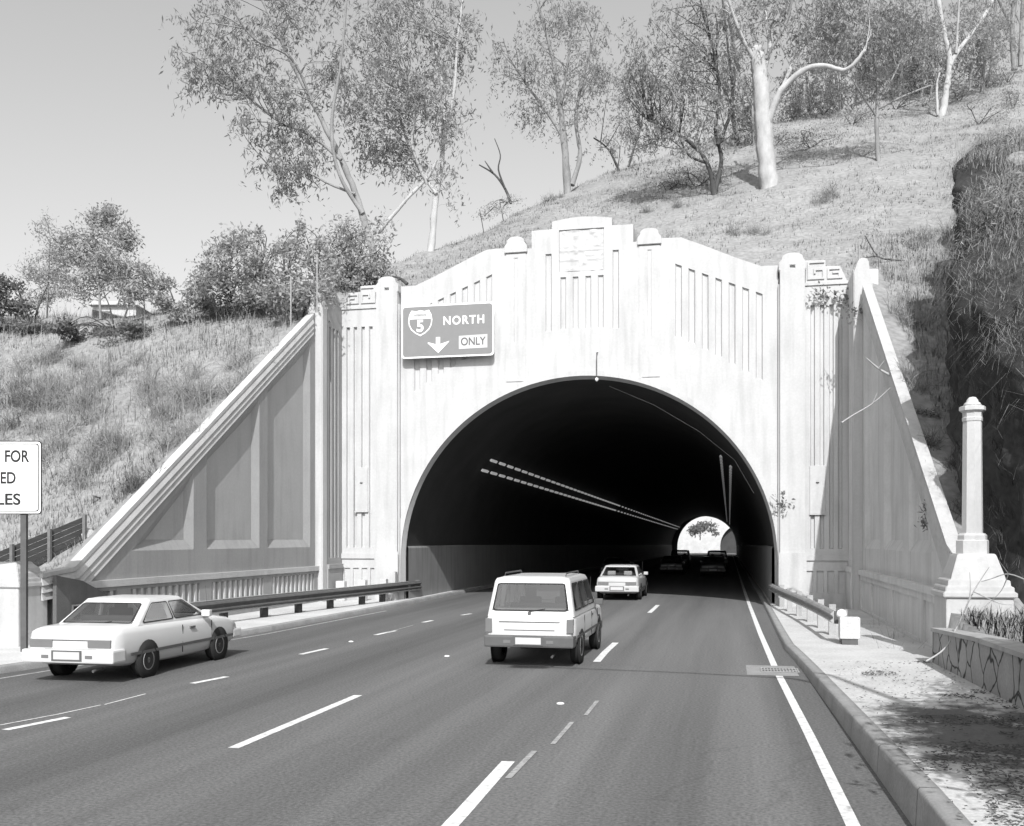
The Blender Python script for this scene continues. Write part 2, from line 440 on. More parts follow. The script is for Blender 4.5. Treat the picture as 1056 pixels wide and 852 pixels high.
xs = axis_lines([(-160,-60,10),(-60,-36,2.0),(-36,-11,.5)]) + [-10.85,-10.55,-10.2,-9.985,-9.93] + axis_lines([(-9.5,9,.5)]) + [9.1,9.36,9.93,9.985,10.15] + axis_lines([(10.4,14,.09),(14,15,.2),(15,42,.6),(42,70,3),(70,170,10)]) + [170]
ys = axis_lines([(-120,-46,6),(-46,-17.6,.5)]) + [-17.35,-17.1] + axis_lines([(-16.6,.2,.4)]) + [.3,.85] + axis_lines([(1.2,30,.5),(30,66,.8),(66,186,6)]) + [186.4,186.9] + axis_lines([(190,242,8)]) + [242.8,243.4] + axis_lines([(246,300,5),(300,600,50)]) + [600]
def build_ground():
    X, Y = np.meshgrid(xs, ys); Z = H(X, Y)
    nx, ny = len(xs), len(ys)
    V = np.stack([X.ravel(), Y.ravel(), Z.ravel()], 1)
    i = np.arange(nx * ny).reshape(ny, nx)
    Fq = np.stack([i[:-1,:-1], i[:-1,1:], i[1:,1:], i[1:,:-1]], -1).reshape(-1, 4)
    c = V[Fq].mean(1)
    hole = ((c[:,1] > .3) & (c[:,1] < .85) & (np.abs(c[:,0]) < 9.0)) | ((c[:,1] > 186.4) & (c[:,1] < 186.9) & (np.abs(c[:,0]) < 8)) | ((c[:,1] > 242.8) & (c[:,1] < 243.4))
    me = np_mesh('hillside', V, Fq[~hole])
    me.polygons.foreach_set('use_smooth', np.ones(len(me.polygons), bool))
    o = link('hillside', me, M['soil']); tag(o, 'dry grassy hillside over the tunnel', None, None, 'structure')
build_ground()
def build_bank():
    prof = [(-.25,-.12),(0,0),(.10,.12),(.22,.28),(.34,.45),(.40,.60),(.36,.74),(.26,.86),(.30,.95),(.62,1.02),(1.2,1.05),(2.2,1.06),(3.2,1.04),(4.2,.98)]
    tt = np.linspace(0, len(prof)-1, 66)
    px_, pz_ = np.interp(tt, range(len(prof)), [p[0] for p in prof]), np.interp(tt, range(len(prof)), [p[1] for p in prof])
    yb = np.concatenate([np.arange(-46, -22, .6), np.arange(-22, 8.5, .16)])
    V = []
    for y in yb:
        x0 = float(bankx(y)); zb = float(H(np.array(x0-.1), np.array(y))); h = float(bankh(y))*1.03 + .15
        X_ = x0 + px_ + .0*pz_; Z_ = zb - .1 + pz_*h
        w = np.clip(np.minimum(pz_*4, 1), .15, 1)
        X_ = X_ - w*(.75*fbm(np.full_like(Z_, y*.4), Z_*.5, 3, 71) + .34*fbm(np.full_like(Z_, y*1.7), Z_*1.4, 4, 72))
        Z_ = Z_ + .55*fbm(np.full_like(Z_, y*.55), px_*.5, 4, 73)*np.clip((pz_-.6)*3, 0, 1)
        V.append(np.stack([X_, np.full_like(X_, y), Z_], 1))
    n, m = len(yb), len(tt); i = np.arange(n*m).reshape(n, m)
    Fq = np.stack([i[:-1,:-1], i[1:,:-1], i[1:,1:], i[:-1,1:]], -1).reshape(-1, 4)
    me = np_mesh('cut_bank', np.concatenate(V), Fq); me.polygons.foreach_set('use_smooth', np.ones(len(me.polygons), bool))
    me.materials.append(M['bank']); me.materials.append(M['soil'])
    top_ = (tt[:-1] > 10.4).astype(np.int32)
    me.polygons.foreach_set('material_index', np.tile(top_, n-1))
    tag(link('cut_bank', me), 'steep shaded earth bank at the right edge', None, None, 'structure')
    return np.array(V)
BANK = build_bank()
def hit(px, py, t0=8.0, t1=150.0):
    d = ray(px, py); t = np.arange(t0, t1, .05)
    P = CAM[None] + t[:, None] * d[None]
    below = P[:, 2] < H(P[:, 0], P[:, 1])
    if not below.any(): return P[-1], t[-1]
    k = int(np.argmax(below)); return P[k], t[k]

# ------------------------------------------------------------------ road, kerbs, pavements
def zf(y): return -.0062 * max(0.0, y - 8)
def kh(y): return float(np.interp(y, [-40,-28,-17.5,-10,200], [.42,.36,.16,.12,.12]))
def xkl(y): return float(np.interp(y, [-80,-26,-20,-13,-5,200], [-9.4,-8.5,-7.6,-6.75,-6.5,-6.45]))
def xkr(y): return float(np.interp(y, [-80,-28,-17,-14,5,200], [7.4,6.97,6.76,6.62,6.66,6.66]))
YS = [-80,-60,-45,-40,-36,-32] + list(np.arange(-30, 10, 2.0)) + [10,16,24,40,70,110,150,187,215,238]
def strip(name, xa, xb, za, zb, m, label=None, ys_=YS, kind='structure'):
    V, Fq = [], []
    for i, y in enumerate(ys_):
        V += [(xa(y), y, za(y)), (xb(y), y, zb(y))]
        if i: Fq.append((2*i-2, 2*i-1, 2*i+1, 2*i))
    o = link(name, np_mesh(name, V, Fq), m); return tag(o, label, None, None, kind)
strip('road', xkl, xkr, zf, zf, M['asphalt'], 'four lane asphalt road running into the tunnel')
YP = [y for y in YS if y < 187] + [187]
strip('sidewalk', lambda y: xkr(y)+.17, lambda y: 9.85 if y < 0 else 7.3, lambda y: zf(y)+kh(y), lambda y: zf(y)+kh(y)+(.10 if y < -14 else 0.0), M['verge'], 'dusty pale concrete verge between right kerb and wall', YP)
strip('sidewalk', lambda y: -11.0 if y < 0 else -7.3, lambda y: xkl(y)-.17, lambda y: zf(y)+.13, lambda y: zf(y)+.13, M['conc_pale'], 'pale concrete walkway along the left wall', YP)
def kerb(name, xk, hgt, sgn, label):
    V, Fq = [], []
    prof = lambda y: [(xk(y)-sgn*.02, zf(y)-.05), (xk(y)-sgn*.005, zf(y)+.02), (xk(y)+sgn*.012, zf(y)+hgt(y)-.02), (xk(y)+sgn*.03, zf(y)+hgt(y)+.004), (xk(y)+sgn*.19, zf(y)+hgt(y)+.006), (xk(y)+sgn*.19, zf(y)-.05)]
    for i in range(len(YP)-1):
        o_ = len(V)
        for y in (YP[i]+.007, YP[i+1]-.007): V += [(a, y, b) for a, b in prof(y)]
        for k in range(5): Fq.append((o_+k, o_+k+1, o_+6+k+1, o_+6+k))
    o = link(name, np_mesh(name, V, Fq), M['kerb']); tag(o, label, None, None, 'structure')
kerb('kerb', xkr, kh, 1, 'battered concrete kerb on the right of the road')
kerb('kerb', xkl, lambda y: .13, -1, 'low concrete kerb on the left of the road')

def line_seg(name, pts, w, m, label, z=.004, close=False):
    """painted strip through ground points (x,y)"""
    mb = MB(); n = len(pts); vs = []
    for i, p in enumerate(pts):
        a, b = np.array(pts[max(i-1,0)]), np.array(pts[min(i+1,n-1)]); t = (b-a)/np.linalg.norm(b-a); nn = np.array([t[1], -t[0]])
        for sg in (-1, 1):
            q = np.array(p) + nn * sg * w/2; vs.append((q[0], q[1], zf(q[1]) + z))
    mb.add(vs, [(2*i, 2*i+1, 2*i+3, 2*i+2) for i in range(n-1)])
    return tag(mb.build(name, m), label, None, None, 'structure')
def gp(px, py): p = G(px, py); return (p[0], p[1])
line_seg('edge_line', [(6.62,-60),(6.48,-30),(6.40,-24),(6.27,-17.4),(6.20,-10),(6.15,0),(6.12,8),(6.12,60),(6.12,186)], .125, M['line'], 'solid white edge line beside the right kerb')
line_seg('edge_line', [(-8.6,-40),(-7.9,-26),(-7.1,-20),(-6.45,-13),(-6.2,-5),(-6.15,186)], .09, M['line_old'], 'worn white edge line beside the left kerb')
lane1 = [(-30.5,-26.2),(-17.0,-13.2),(-3.3,.7)]
for a, b in lane1:
    fx = lambda y: float(np.interp(y, [-31,-28,-15,-1.6,200], [3.05,3.02,2.73,2.78,2.75]))
    line_seg('lane_line', [(fx(a), a), (fx((a+b)/2), (a+b)/2), (fx(b), b)], .15, M['line'], 'white dash of the right lane line')
for a, b in [(-26.2,-22.1),(-11.5,-8.0),(2.0,5.6)]:
    line_seg('lane_line', [(-.38, a), (-.38, b)], .14, M['line'], 'white dash of the middle lane line')
for a, b in [((5,753),(70,740)),((198,705),(234,698)),((310,675),(337,669)),((387,655),(408,650.5)),((436,642),(446,640)),((476,634.5),(486,633))]:
    line_seg('lane_line', [gp(*a), gp(*b)], .13, M['line'], 'white dash of the left lane line')
line_seg('old_line', [gp(-20,752), gp(60,737), gp(104,727.5)], .035, M['line'], 'thin older paint line beside the left lane dashes', .007)
line_seg('old_line', [gp(108,727), gp(150,716)], .035, M['line'], 'thin older paint line beside the left lane dashes', .007)
line_seg('old_line', [gp(399,652.5), gp(426,645)], .04, M['line_old'], 'thin older paint line beside the left lane dashes', .007)
line_seg('old_line', [gp(524,803), gp(551,775)], .07, M['line_old'], 'faint older paint line beside the right lane dashes', .007)
line_seg('old_line', [gp(570,768), gp(590,745)], .06, M['line_old'], 'faint older paint line beside the right lane dashes', .007)
line_seg('old_line', [gp(604,738), gp(616,723)], .06, M['line_old'], 'faint older paint line beside the right lane dashes', .007)
# concrete surround of the drain and its grate
gx0, gx1, gy0, gy1 = 5.98, 6.70, -17.85, -17.35
tag(MB().add([(5.72,-18.35,.006),(6.64,-18.35,.006),(6.64,-16.9,.006),(5.72,-16.9,.006)], [(0,1,2,3)]).build('concrete_patch', M['patch']), 'pale concrete patch around the drain', None, None, 'structure')
t = empty('storm_drain', (6.34, -17.6, 0), 0, 'dark iron slotted grate set in pale concrete by the kerb', 'drain')
MB().box(-.36,-.27,.007,.34,.27,.010).build('pit', M['black'], t)
g = MB()
g.box(-.36,-.27,.011,.34,-.24,.022); g.box(-.36,.24,.011,.34,.27,.022); g.box(-.36,-.24,.011,-.33,.24,.022); g.box(.31,-.24,.011,.34,.24,.022); g.box(-.33,-.015,.011,.31,.015,.022)
for k in range(11): x = -.285 + k*.057; g.box(x-.012,-.24,.0115,x+.012,.24,.0205)
g.build('grate', M['steel'], t)

# raised markers on the lanes
for px, py, lab in [(578,726,'small pale road stud nearest the camera in the middle lane'),(461,677,'small pale road stud left of the boxy wagon'),(607,639.5,'small pale road stud beside the distant silver sedan'),(362,662,'small pale road stud between dashes of the left lane line')]:
    p = G(px, py)
    tag(MB().lathe([(.062,0),(.058,.012),(.035,.022),(.0,.024)], (p[0], p[1], zf(p[1])+.001), 12).build('road_stud', M['white']), lab, 'road stud', 'road studs on the lanes')

# ------------------------------------------------------------------ tunnel portal
def arch_z(x, hw=7.1, zc=1.7, hh=6.9): return zc + hh * math.sqrt(max(0, 1 - (x/hw)**2))
def arch_pts(hw=7.1, zc=1.7, hh=6.9, z0=-.5, n=64):
    return [(hw, z0)] + [(hw*math.cos(math.pi*k/n), zc+hh*math.sin(math.pi*k/n)) for k in range(n+1)] + [(-hw, z0)]
portal = empty('tunnel_portal', (0, 0, 0), 0, 'white concrete art deco portal with fluted face around the tunnel mouth', 'tunnel portal')
half = [(7.12,12.33),(6.52,12.34),(5.7,12.67),(5.08,12.95),(4.3,13.30),(3.66,13.56),(2.95,13.58),(1.92,13.50),(1.92,14.16),(1.13,14.18),(1.13,14.46),(.5,14.55),(0,14.58)]
top = half + [(-x, z) for x, z in reversed(half[:-1])]
outline = [(-7.12,-.5),(7.12,-.5)] + top
solid = MB().prism(outline, 0, 1.0)
cut = MB().frustum([(a, -.10, b) for a, b in arch_pts(7.1+.03, 1.7, 6.9+.03)], [(a, .30, b) for a, b in arch_pts(7.1-.09, 1.7, 6.9-.09)])
cut.frustum([(a, .29, b) for a, b in arch_pts(7.06, 1.7, 6.86)], [(a, 1.2, b) for a, b in arch_pts(7.06, 1.7, 6.86)])
def flute(cx, zt, zb, w, d=.11, y=0.0, slope=0.0, bslope=0.0):
    """vertical groove with splayed sides cut into the face at y"""
    hw = w/2; hi = w*.28
    q = lambda x, z: z
    A = [(cx-hw, y-.05, zb - bslope*hw), (cx+hw, y-.05, zb + bslope*hw), (cx+hw, y-.05, zt + slope*hw), (cx-hw, y-.05, zt - slope*hw)]
    k = hi
    B = [(cx-k, y+d, zb+.05), (cx+k, y+d, zb+.05), (cx+k, y+d, zt + slope*k), (cx-k, y+d, zt - slope*k)]
    cut.frustum(A, B)
for x in (-.71,-.24,.24,.71): flute(x, 12.34, 10.35, .27, .07)
for x in (-1.27, 1.27): flute(x, 13.25, 10.3, .3, .07)
for sg in (-1, 1):
    for k in range(7):
        x = 3.58 + k*.48
        flute(sg*x, 12.56 - (x-3.58)*.41, 9.81 - (x-3.73)*.5 - .03*(x-3.73)**2, .30, .075, 0, -sg*.41, -sg*.5)
# plaque recess
cut.frustum([(-.88,-.05,12.52),(.84,-.05,12.52),(.84,-.05,14.12),(-.88,-.05,14.12)], [(-.86,.06,12.54),(.82,.06,12.54),(.82,.06,14.12),(-.86,.06,14.12)])
link('face_wall', bevelled(boolean_cut(solid, cut), .012), M['paint'], portal)
# raised moulding round the opening
ring = []
N = 72
vs, fs = [], []
for k in range(N+1):
    a = math.pi*k/N; ca, sa = math.cos(a), math.sin(a)
    for (r, y) in ((0.0, -.001), (0.0, -.055), (.20, -.055), (.20, -.001)):
        vs.append(((7.1+r)*ca, y, 1.7+(6.9+r)*sa))
    if k:
        for j in range(3): fs.append(((k-1)*4+j, (k-1)*4+j+1, k*4+j+1, k*4+j))
for sg in (1, -1): pass
mb = MB().add(vs, fs)
for sg in (1, -1): mb.box(sg*7.1, -.055, -.3, sg*7.3 if False else sg*7.118, -.001, 1.70)
mb.build('arch_moulding', M['paint'], portal)
# relief plaque: low carved shapes, weathered past reading
nx_, nz_ = 46, 42
V, Fq = [], []
for j in range(nz_+1):
    for i in range(nx_+1):
        x = -.84 + 1.64*i/nx_; z = 12.56 + 1.54*j/nz_
        d = .04 * max(0, float(fbm(np.array(x*5.0), np.array(z*6.0), 3, 21)))*2
        if 13.30 < z < 13.36: d = .035
        if abs(z-12.98) < .02 and abs(x) > .1: d = .02
        V.append((x, .052-d, z))
for j in range(nz_):
    for i in range(nx_):
        a = j*(nx_+1)+i; Fq.append((a, a+1, a+nx_+2, a+nx_+1))
link('plaque_relief', np_mesh('plaque_relief', V, Fq), M['paint'], portal)

def pilaster(cx, w, ztop, zbot, y0, y1, dot=True, flutes=(), fl_b=0):
    """pilaster with a rounded, notched cap"""
    h = w/2
    prof = [(-h, zbot), (h, zbot), (h, ztop-.62), (h*1.10, ztop-.60), (h*1.10, ztop-.34), (h*.84, ztop-.22), (h*.80, ztop-.10), (h*.5, ztop-.02), (h*.2, ztop), (-h*.2, ztop), (-h*.5, ztop-.02), (-h*.80, ztop-.10), (-h*.84, ztop-.22), (-h*1.10, ztop-.34), (-h*1.10, ztop-.60), (-h, ztop-.62)]
    s_ = MB().prism([(cx+a, b) for a, b in prof if b > ztop-.70], y0, y1)
    if flutes:
        s_ = MB().prism([(cx-h*.98, zbot), (cx+h*.98, zbot), (cx+h*.98, ztop-.625), (cx-h*.98, ztop-.625)], -.03, y1 - .01)
        link('pilaster_cap', bevelled(MB().prism([(cx+a, b) for a, b in prof if b > ztop-.615], y0, y1).mesh('pilaster_cap'), .015), M['paint'], portal)
        y0 = -.03
    else: s_ = MB().prism([(cx+a, b) for a, b in prof], y0, y1)
    c_ = MB()
    if not flutes: c_.frustum([(cx-.10, y0-.05, ztop-.56),(cx+.10, y0-.05, ztop-.56),(cx+.10, y0-.05, ztop-.44),(cx-.10, y0-.05, ztop-.44)], [(cx-.08, y0+.1, ztop-.55),(cx+.08, y0+.1, ztop-.55),(cx+.08, y0+.1, ztop-.44),(cx-.08, y0+.1, ztop-.44)])
    for fx in flutes:
        c_.frustum([(cx+fx-.09, y0-.05, fl_b),(cx+fx+.09, y0-.05, fl_b),(cx+fx+.09, y0-.05, ztop-.8),(cx+fx-.09, y0-.05, ztop-.8)], [(cx+fx-.04, y0+.07, fl_b+.03),(cx+fx+.04, y0+.07, fl_b+.03),(cx+fx+.04, y0+.07, ztop-.8),(cx+fx-.04, y0+.07, ztop-.8)])
    link('pilaster', bevelled(boolean_cut(s_, c_), .015), M['paint'], portal)
for sg in (-1, 1):
    pilaster(sg*2.52, .80, 13.96, 8.46, -.10, .6, True, (0,), 9.95)
# end blocks with outer pilasters and the fret ornament
for sg in (-1, 1):
    s_ = MB().prism([(sg*x, z) for x, z in [(7.12,-.5),(9.5,-.5),(9.5,11.62),(7.12,11.62)]], -.16, 1.0)
    c_ = MB()
    for x in (8.30, 8.62, 8.94, 9.24):
        c_.frustum([(sg*x-.10,-.25,2.12),(sg*x+.10,-.25,2.12),(sg*x+.10,-.25,10.8),(sg*x-.10,-.25,10.8)], [(sg*x-.05,-.06,2.16),(sg*x+.05,-.06,2.16),(sg*x+.05,-.06,10.8),(sg*x-.05,-.06,10.8)])
    for k in range(4):
        x = 8.2 + k*.36
        c_.frustum([(sg*x-.13,-.25,.55),(sg*x+.13,-.25,.55),(sg*x+.13,-.25,1.35),(sg*x-.13,-.25,1.35)], [(sg*x-.11,-.10,.57),(sg*x+.11,-.10,.57),(sg*x+.11,-.10,1.35),(sg*x-.11,-.10,1.35)])
    link('end_block', bevelled(boolean_cut(s_, c_), .02), M['paint'], portal)
    # chamfered pilaster in front of the block
    pilaster(sg*7.60, .86, 12.68, -.4, -.30, .8)
    m_ = MB().box(sg*8.04, -.22, 1.72, sg*9.5, -.161, 1.92); m_.box(sg*7.12, -.36, -.4, sg*8.08, -.301, 2.0)
    m_.build('base_course', M['paint'], portal)
    k_ = MB().prism([(sg*x, z) for x, z in [(8.06,11.623),(9.47,11.623),(9.24,12.16),(8.74,12.18),(8.74,12.40),(8.06,12.42)]], -.12, .7)
    k_.box(sg*7.2, -.21, 11.50, sg*9.52, -.162, 11.60)
    k_.build('fret_block', M['paint'], portal)
    fr = MB()
    def bar(x0, z0, x1, z1): fr.box(sg*x0, -.17, z0, sg*x1, -.121, z1)
    w = .065
    bar(8.12,12.30,8.70,12.30+w); bar(8.12,11.72,8.12+w,12.30); bar(8.12+w,11.72,8.70,11.72+w); bar(8.70-w,11.72+w,8.70,12.10); bar(8.34,12.10-w,8.70-w,12.10); bar(8.34,11.92,8.34+w,12.10-w)
    bar(8.80,12.04,9.22,12.04+w); bar(8.80,11.72,8.80+w,12.04); bar(8.80+w,11.72,9.32,11.72+w); bar(9.18,11.72+w,9.18+w,11.92); bar(8.98,11.90,9.18,11.90+w)
    fr.build('greek_key', M['paint'], portal)
# returns with flutes, piers (the wing walls start here)
for sg in (-1, 1):
    s_ = MB().box(sg*9.5, -1.72, -.5, sg*10.3, -.165, 11.58)
    c_ = MB()
    for k in range(3):
        y = -1.32 + k*.36
        xo = sg*9.5
        c_.frustum([(xo-sg*.05,y-.11,1.75),(xo-sg*.05,y+.11,1.75),(xo-sg*.05,y+.11,10.6),(xo-sg*.05,y-.11,10.6)], [(xo+sg*.14,y-.05,1.8),(xo+sg*.14,y+.05,1.8),(xo+sg*.14,y+.05,10.55),(xo+sg*.14,y-.05,10.55)])
    link('return_wall', bevelled(boolean_cut(s_, c_), .015), M['paint_l'] if sg < 0 else M['paint_r'], portal)
    b_ = MB().box(sg*9.42, -1.72, -.45, sg*9.499, -.30, 1.35); b_.box(sg*9.38, -1.72, 1.352, sg*9.499, -.30, 1.52)
    b_.build('return_base', M['paint_l'] if sg < 0 else M['paint_r'], portal)
    p_ = MB().prism([(sg*9.46,-.5),(sg*10.06,-.5),(sg*10.06,11.1),(sg*9.98,11.3),(sg*9.94,11.72),(sg*9.86,11.86),(sg*9.66,11.86),(sg*9.58,11.72),(sg*9.46,11.35)], -2.16, -1.723)
    link('corner_pier', bevelled(p_.mesh('corner_pier'), .03), M['paint'], portal)

# wing walls --------------------------------------------------------------
def inset_poly(poly, d):
    n = len(poly); out = []
    A = sum(poly[i][0]*poly[(i+1)%n][1]-poly[(i+1)%n][0]*poly[i][1] for i in range(n))
    sg = 1 if A > 0 else -1
    for i in range(n):
        p0, p1, p2 = (np.array(poly[(i+k) % n]) for k in (-1, 0, 1))
        e1 = (p1-p0)/np.linalg.norm(p1-p0); e2 = (p2-p1)/np.linalg.norm(p2-p1)
        n1 = np.array([-e1[1], e1[0]])*sg; n2 = np.array([-e2[1], e2[0]])*sg
        bis = n1+n2; bis /= np.linalg.norm(bis)
        out.append(tuple(p1 + bis*d/max(.3, bis.dot(n1))))
    return out
def wing(sg, mt, label, rz, grille):
    w = empty('wing_wall', (sg*9.75, -1.9, 0), rz, label, 'wing wall')
    X = lambda d: -sg*d          # d = metres proud of the wall face, towards the road
    prof = [(-.27,-.5),(-14.9,-.5),(-14.9,1.62),(-14.35,1.75),(-.62,10.72),(-.27,10.95)]
    s_ = MB().prism(prof, X(0), X(-.245), 'yz')
    c_ = MB()
    for pol in ([(-12.0,2.2),(-8.97,2.2),(-8.97,4.42)], [(-8.2,2.2),(-4.83,2.2),(-4.83,7.12),(-8.2,4.99)], [(-4.2,2.2),(-.75,2.2),(-.75,9.75),(-4.2,7.57)]):
        inn = inset_poly(pol, .27)
        out = inset_poly(pol, -.05)
        c_.frustum([(X(.02), a, b) for a, b in out], [(X(-.16 if grille else -.17), a, b) for a, b in inn])
    link('wall_face', bevelled(boolean_cut(s_, c_), .012), mt, w)
    for pol in ([(-12.0,2.2),(-8.97,2.2),(-8.97,4.42)], [(-8.2,2.2),(-4.83,2.2),(-4.83,7.12),(-8.2,4.99)], [(-4.2,2.2),(-.75,2.2),(-.75,9.75),(-4.2,7.57)]):
        dd = -.16 if grille else -.17
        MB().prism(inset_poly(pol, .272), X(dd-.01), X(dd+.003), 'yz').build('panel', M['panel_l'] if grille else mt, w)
    # stepped cornice following the slope
    sl = math.atan2(8.97, 13.73)
    def off(o): return [(-15.5,1.71-o),(-14.35+o*.32,1.83-o),(-.50,10.85-o/math.cos(sl))]
    MB().prism(off(0) + off(.10)[::-1], X(.03), X(-.255), 'yz').build('coping', M['paint'], w)
    for k, (o0, o1) in enumerate([(.103,.27),(.273,.44),(.443,.61)]):
        up, dn = off(o0), off(o1); d1 = .062 - .006*k
        front = [(X(.004), y, z) for y, z in up] + [(X(d1), y, z) for y, z in dn[::-1]]
        back = [(X(-.01), y, z) for y, z in up + dn[::-1]]
        MB().frustum(front, back).build('cornice', M['paint'], w)
    MB().box(X(.002), -14.6, 1.30, X(.16), -.265, 1.47).build('string_course', M['paint'] if sg < 0 else mt, w)
    s_ = MB().box(X(.0015), -14.9, -.5, X(.10), -.265, 1.298)
    c_ = MB()
    if grille: spans = [(-14.05,-12.8,.55,1.2),(-12.2,-8.8,.55,1.2),(-8.1,-4.75,.55,1.2),(-4.1,-.62,.55,1.2)]
    else: spans = [(-12.9,-11.4,.2,1.12),(-10.7,-7.0,.2,1.12),(-6.6,-3.0,.2,1.12),(-2.6,-.5,.2,1.12)]
    dep = .085 if grille else .05
    for a, b, z0, z1 in spans:
        c_.box(X(.2), a, z0, X(.10-dep), b, z1)
    link('plinth', bevelled(boolean_cut(s_, c_), .008), mt, w)
    if grille:
        bars = MB()
        for a, b, z0, z1 in spans:
            n = int((b-a)/.33)
            for k in range(n):
                y = a + (k+.5)*(b-a)/n
                bars.box(X(.10-dep+.001), y-.055, z0+.002, X(.092), y+.055, z1-.002)
        bars.build('grille', M['paint'], w)
    return w
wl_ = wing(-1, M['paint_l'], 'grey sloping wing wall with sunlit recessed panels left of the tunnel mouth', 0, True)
wr_ = wing(1, M['paint_r'], 'pale sloping wing wall in shade right of the tunnel mouth', 0, False)
# end piers
def end_pier(x0, x1, y0, y1, ztop, label, niche):
    p = empty('end_pier', ((x0+x1)/2, (y0+y1)/2, 0), 0, label, 'pier')
    hw, hd = (x1-x0)/2, (y1-y0)/2
    vs, fs = [], []
    for (z, f) in [(-.4,1.0),(1.42,1.0),(1.43,1.10),(1.52,1.10),(1.53,1.02),(1.62,1.02),(1.63,.94),(1.74,.92),(1.75,.82),(1.84,.78),(ztop-.05,.60),(ztop,.56)]:
        for sx, sy in ((-1,-1),(1,-1),(1,1),(-1,1)): vs.append((sx*hw*f, sy*hd*f, z))
    n = len(vs)//4
    for i in range(n-1):
        for k in range(4): fs.append((i*4+k, i*4+(k+1)%4, (i+1)*4+(k+1)%4, (i+1)*4+k))
    fs += [(3,2,1,0), (n*4-4,n*4-3,n*4-2,n*4-1)]
    link('pier_body', bevelled(MB().add(vs, fs).mesh('pier_body'), .012), M['paint'], p)
    return p
pl = end_pier(-10.85, -9.78, -18.1, -17.15, 1.98, 'white stepped end pier without a column at the left wall end', True)
MB().box(-10.2-(-10.02), .95, -.3, .50, 1.55, 1.2).build('niche_block', M['conc'], pl) if False else None
pr_ = end_pier(9.28, 10.42, -17.6, -16.5, 2.22, 'white stepped end pier carrying the column at the right wall end', False)
MB().prism([(-15.25,-.4),(-12.95,-.4),(-13.1,1.02),(-13.6,1.22),(-14.3,1.50),(-15.25,1.66)], .101, .20, 'yz').build('pier_shade_panel', M['conc_shade'], wl_)  # added dark slab, shaped like the shadow the end pier would cast
t = empty('niche', (-9.548, -16.45, .62), 0, 'narrow dark niche in the foot of the left wing wall', 'niche')
MB().box(-.001, -.13, -.28, .012, .13, .30).build('opening', M['black'], t)
MB().box(0, -.17, -.28, .03, -.131, .34).box(0, .131, -.28, .03, .17, .34).box(0, -.131, .301, .03, .131, .34).build('frame', M['conc'], t)
# column
colx, coly = 9.86, -16.98
c = empty('lamp_column', (colx, coly, 2.2), 0, 'slender white octagonal column on the stepped pier at the right', 'column')
MB().lathe([(.29,.02),(.29,.26),(.26,.28),(.26,.36),(.22,.40)], (0,0,0), 8, smooth=False).build('base', M['paint'], c)
MB().lathe([(.188,.40),(.180,1.2),(.168,2.50)], (0,0,0), 8, smooth=False).build('shaft', M['paint'], c)
MB().lathe([(.18,2.50),(.185,2.56),(.172,2.58),(.18,2.66),(.235,2.70),(.235,2.77),(.17,2.79)], (0,0,0), 8, smooth=False).lathe([(.17,2.79),(.14,2.84),(.11,2.86),(.10,2.90),(.06,2.95),(.01,2.96)], (0,0,0), 12).build('capital', M['paint'], c)

# ------------------------------------------------------------------ tunnel bore
bore = empty('tunnel_bore', (0, 1, 0), 0, 'long dark tunnel tube behind the arch with sooty vault', 'tunnel')
def sweep(prof, ys_, m, name, smooth=True):
    V, Fq = [], []; n = len(prof)
    for i, y in enumerate(ys_):
        V += [(a, y-1, b+zf(y)) for a, b in prof]
        if i:
            for k in range(n-1): Fq.append(((i-1)*n+k, (i-1)*n+k+1, i*n+k+1, i*n+k))
    me = np_mesh(name, V, Fq); me.polygons.foreach_set('use_smooth', np.full(len(me.polygons), smooth)); me.update()
    return link(name, me, m, bore)
BY = [.31, 4, 8, 14, 24, 50, 90, 140, 187]
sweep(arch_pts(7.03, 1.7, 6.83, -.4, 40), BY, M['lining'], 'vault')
for sg in (-1, 1):
    sweep([(sg*7.04,-.3),(sg*6.91,-.3),(sg*6.91,2.12),(sg*6.94,2.2),(sg*7.04,2.2)], BY, M['wains'], 'tiled_wall', False)
# the far mouth
MB().prism([(-14,-2.5),(14,-2.5),(14,11),(-14,11)], 185.9, 186.9).mesh if False else None
fm_s = MB().prism([(-14,-3),(14,-3),(14,12),(-14,12)], 185.6, 186.6); fm_c = MB().prism([(a+.55, b-1.1) for a, b in arch_pts(6.35,1.7,6.8,-3)], 180, 190)
o = link('far_mouth_wall', boolean_cut(fm_s, fm_c), M['conc'], bore); o.location = (0, -1, 0)
# next tunnel beyond
np_s = MB().prism([(-14,-3),(26,-3),(26,10.0),(14,12.2),(2,12.2),(-14,10.0)], 242, 243.6); np_c = MB().prism([(a+9.2, b-1.3) for a, b in arch_pts(6.2,1.7,6.2,-3)], 240, 246)
nx_t = empty('tunnel_portal', (6, 242, -1.5), 0, 'small distant white portal with a dark arch seen through the tunnel', 'tunnel portal')
o = link('face_wall', boolean_cut(np_s, np_c), M['conc_pale'], nx_t); o.location = (-6, -242, 1.5)
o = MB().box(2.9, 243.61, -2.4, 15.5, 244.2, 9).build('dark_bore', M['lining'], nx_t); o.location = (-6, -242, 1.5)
strip('road', lambda y: -14, lambda y: 24, lambda y: zf(y)-.03, lambda y: zf(y)-.03, M['asphalt'], 'far stretch of road between the two tunnels', [187.5, 215, 244])

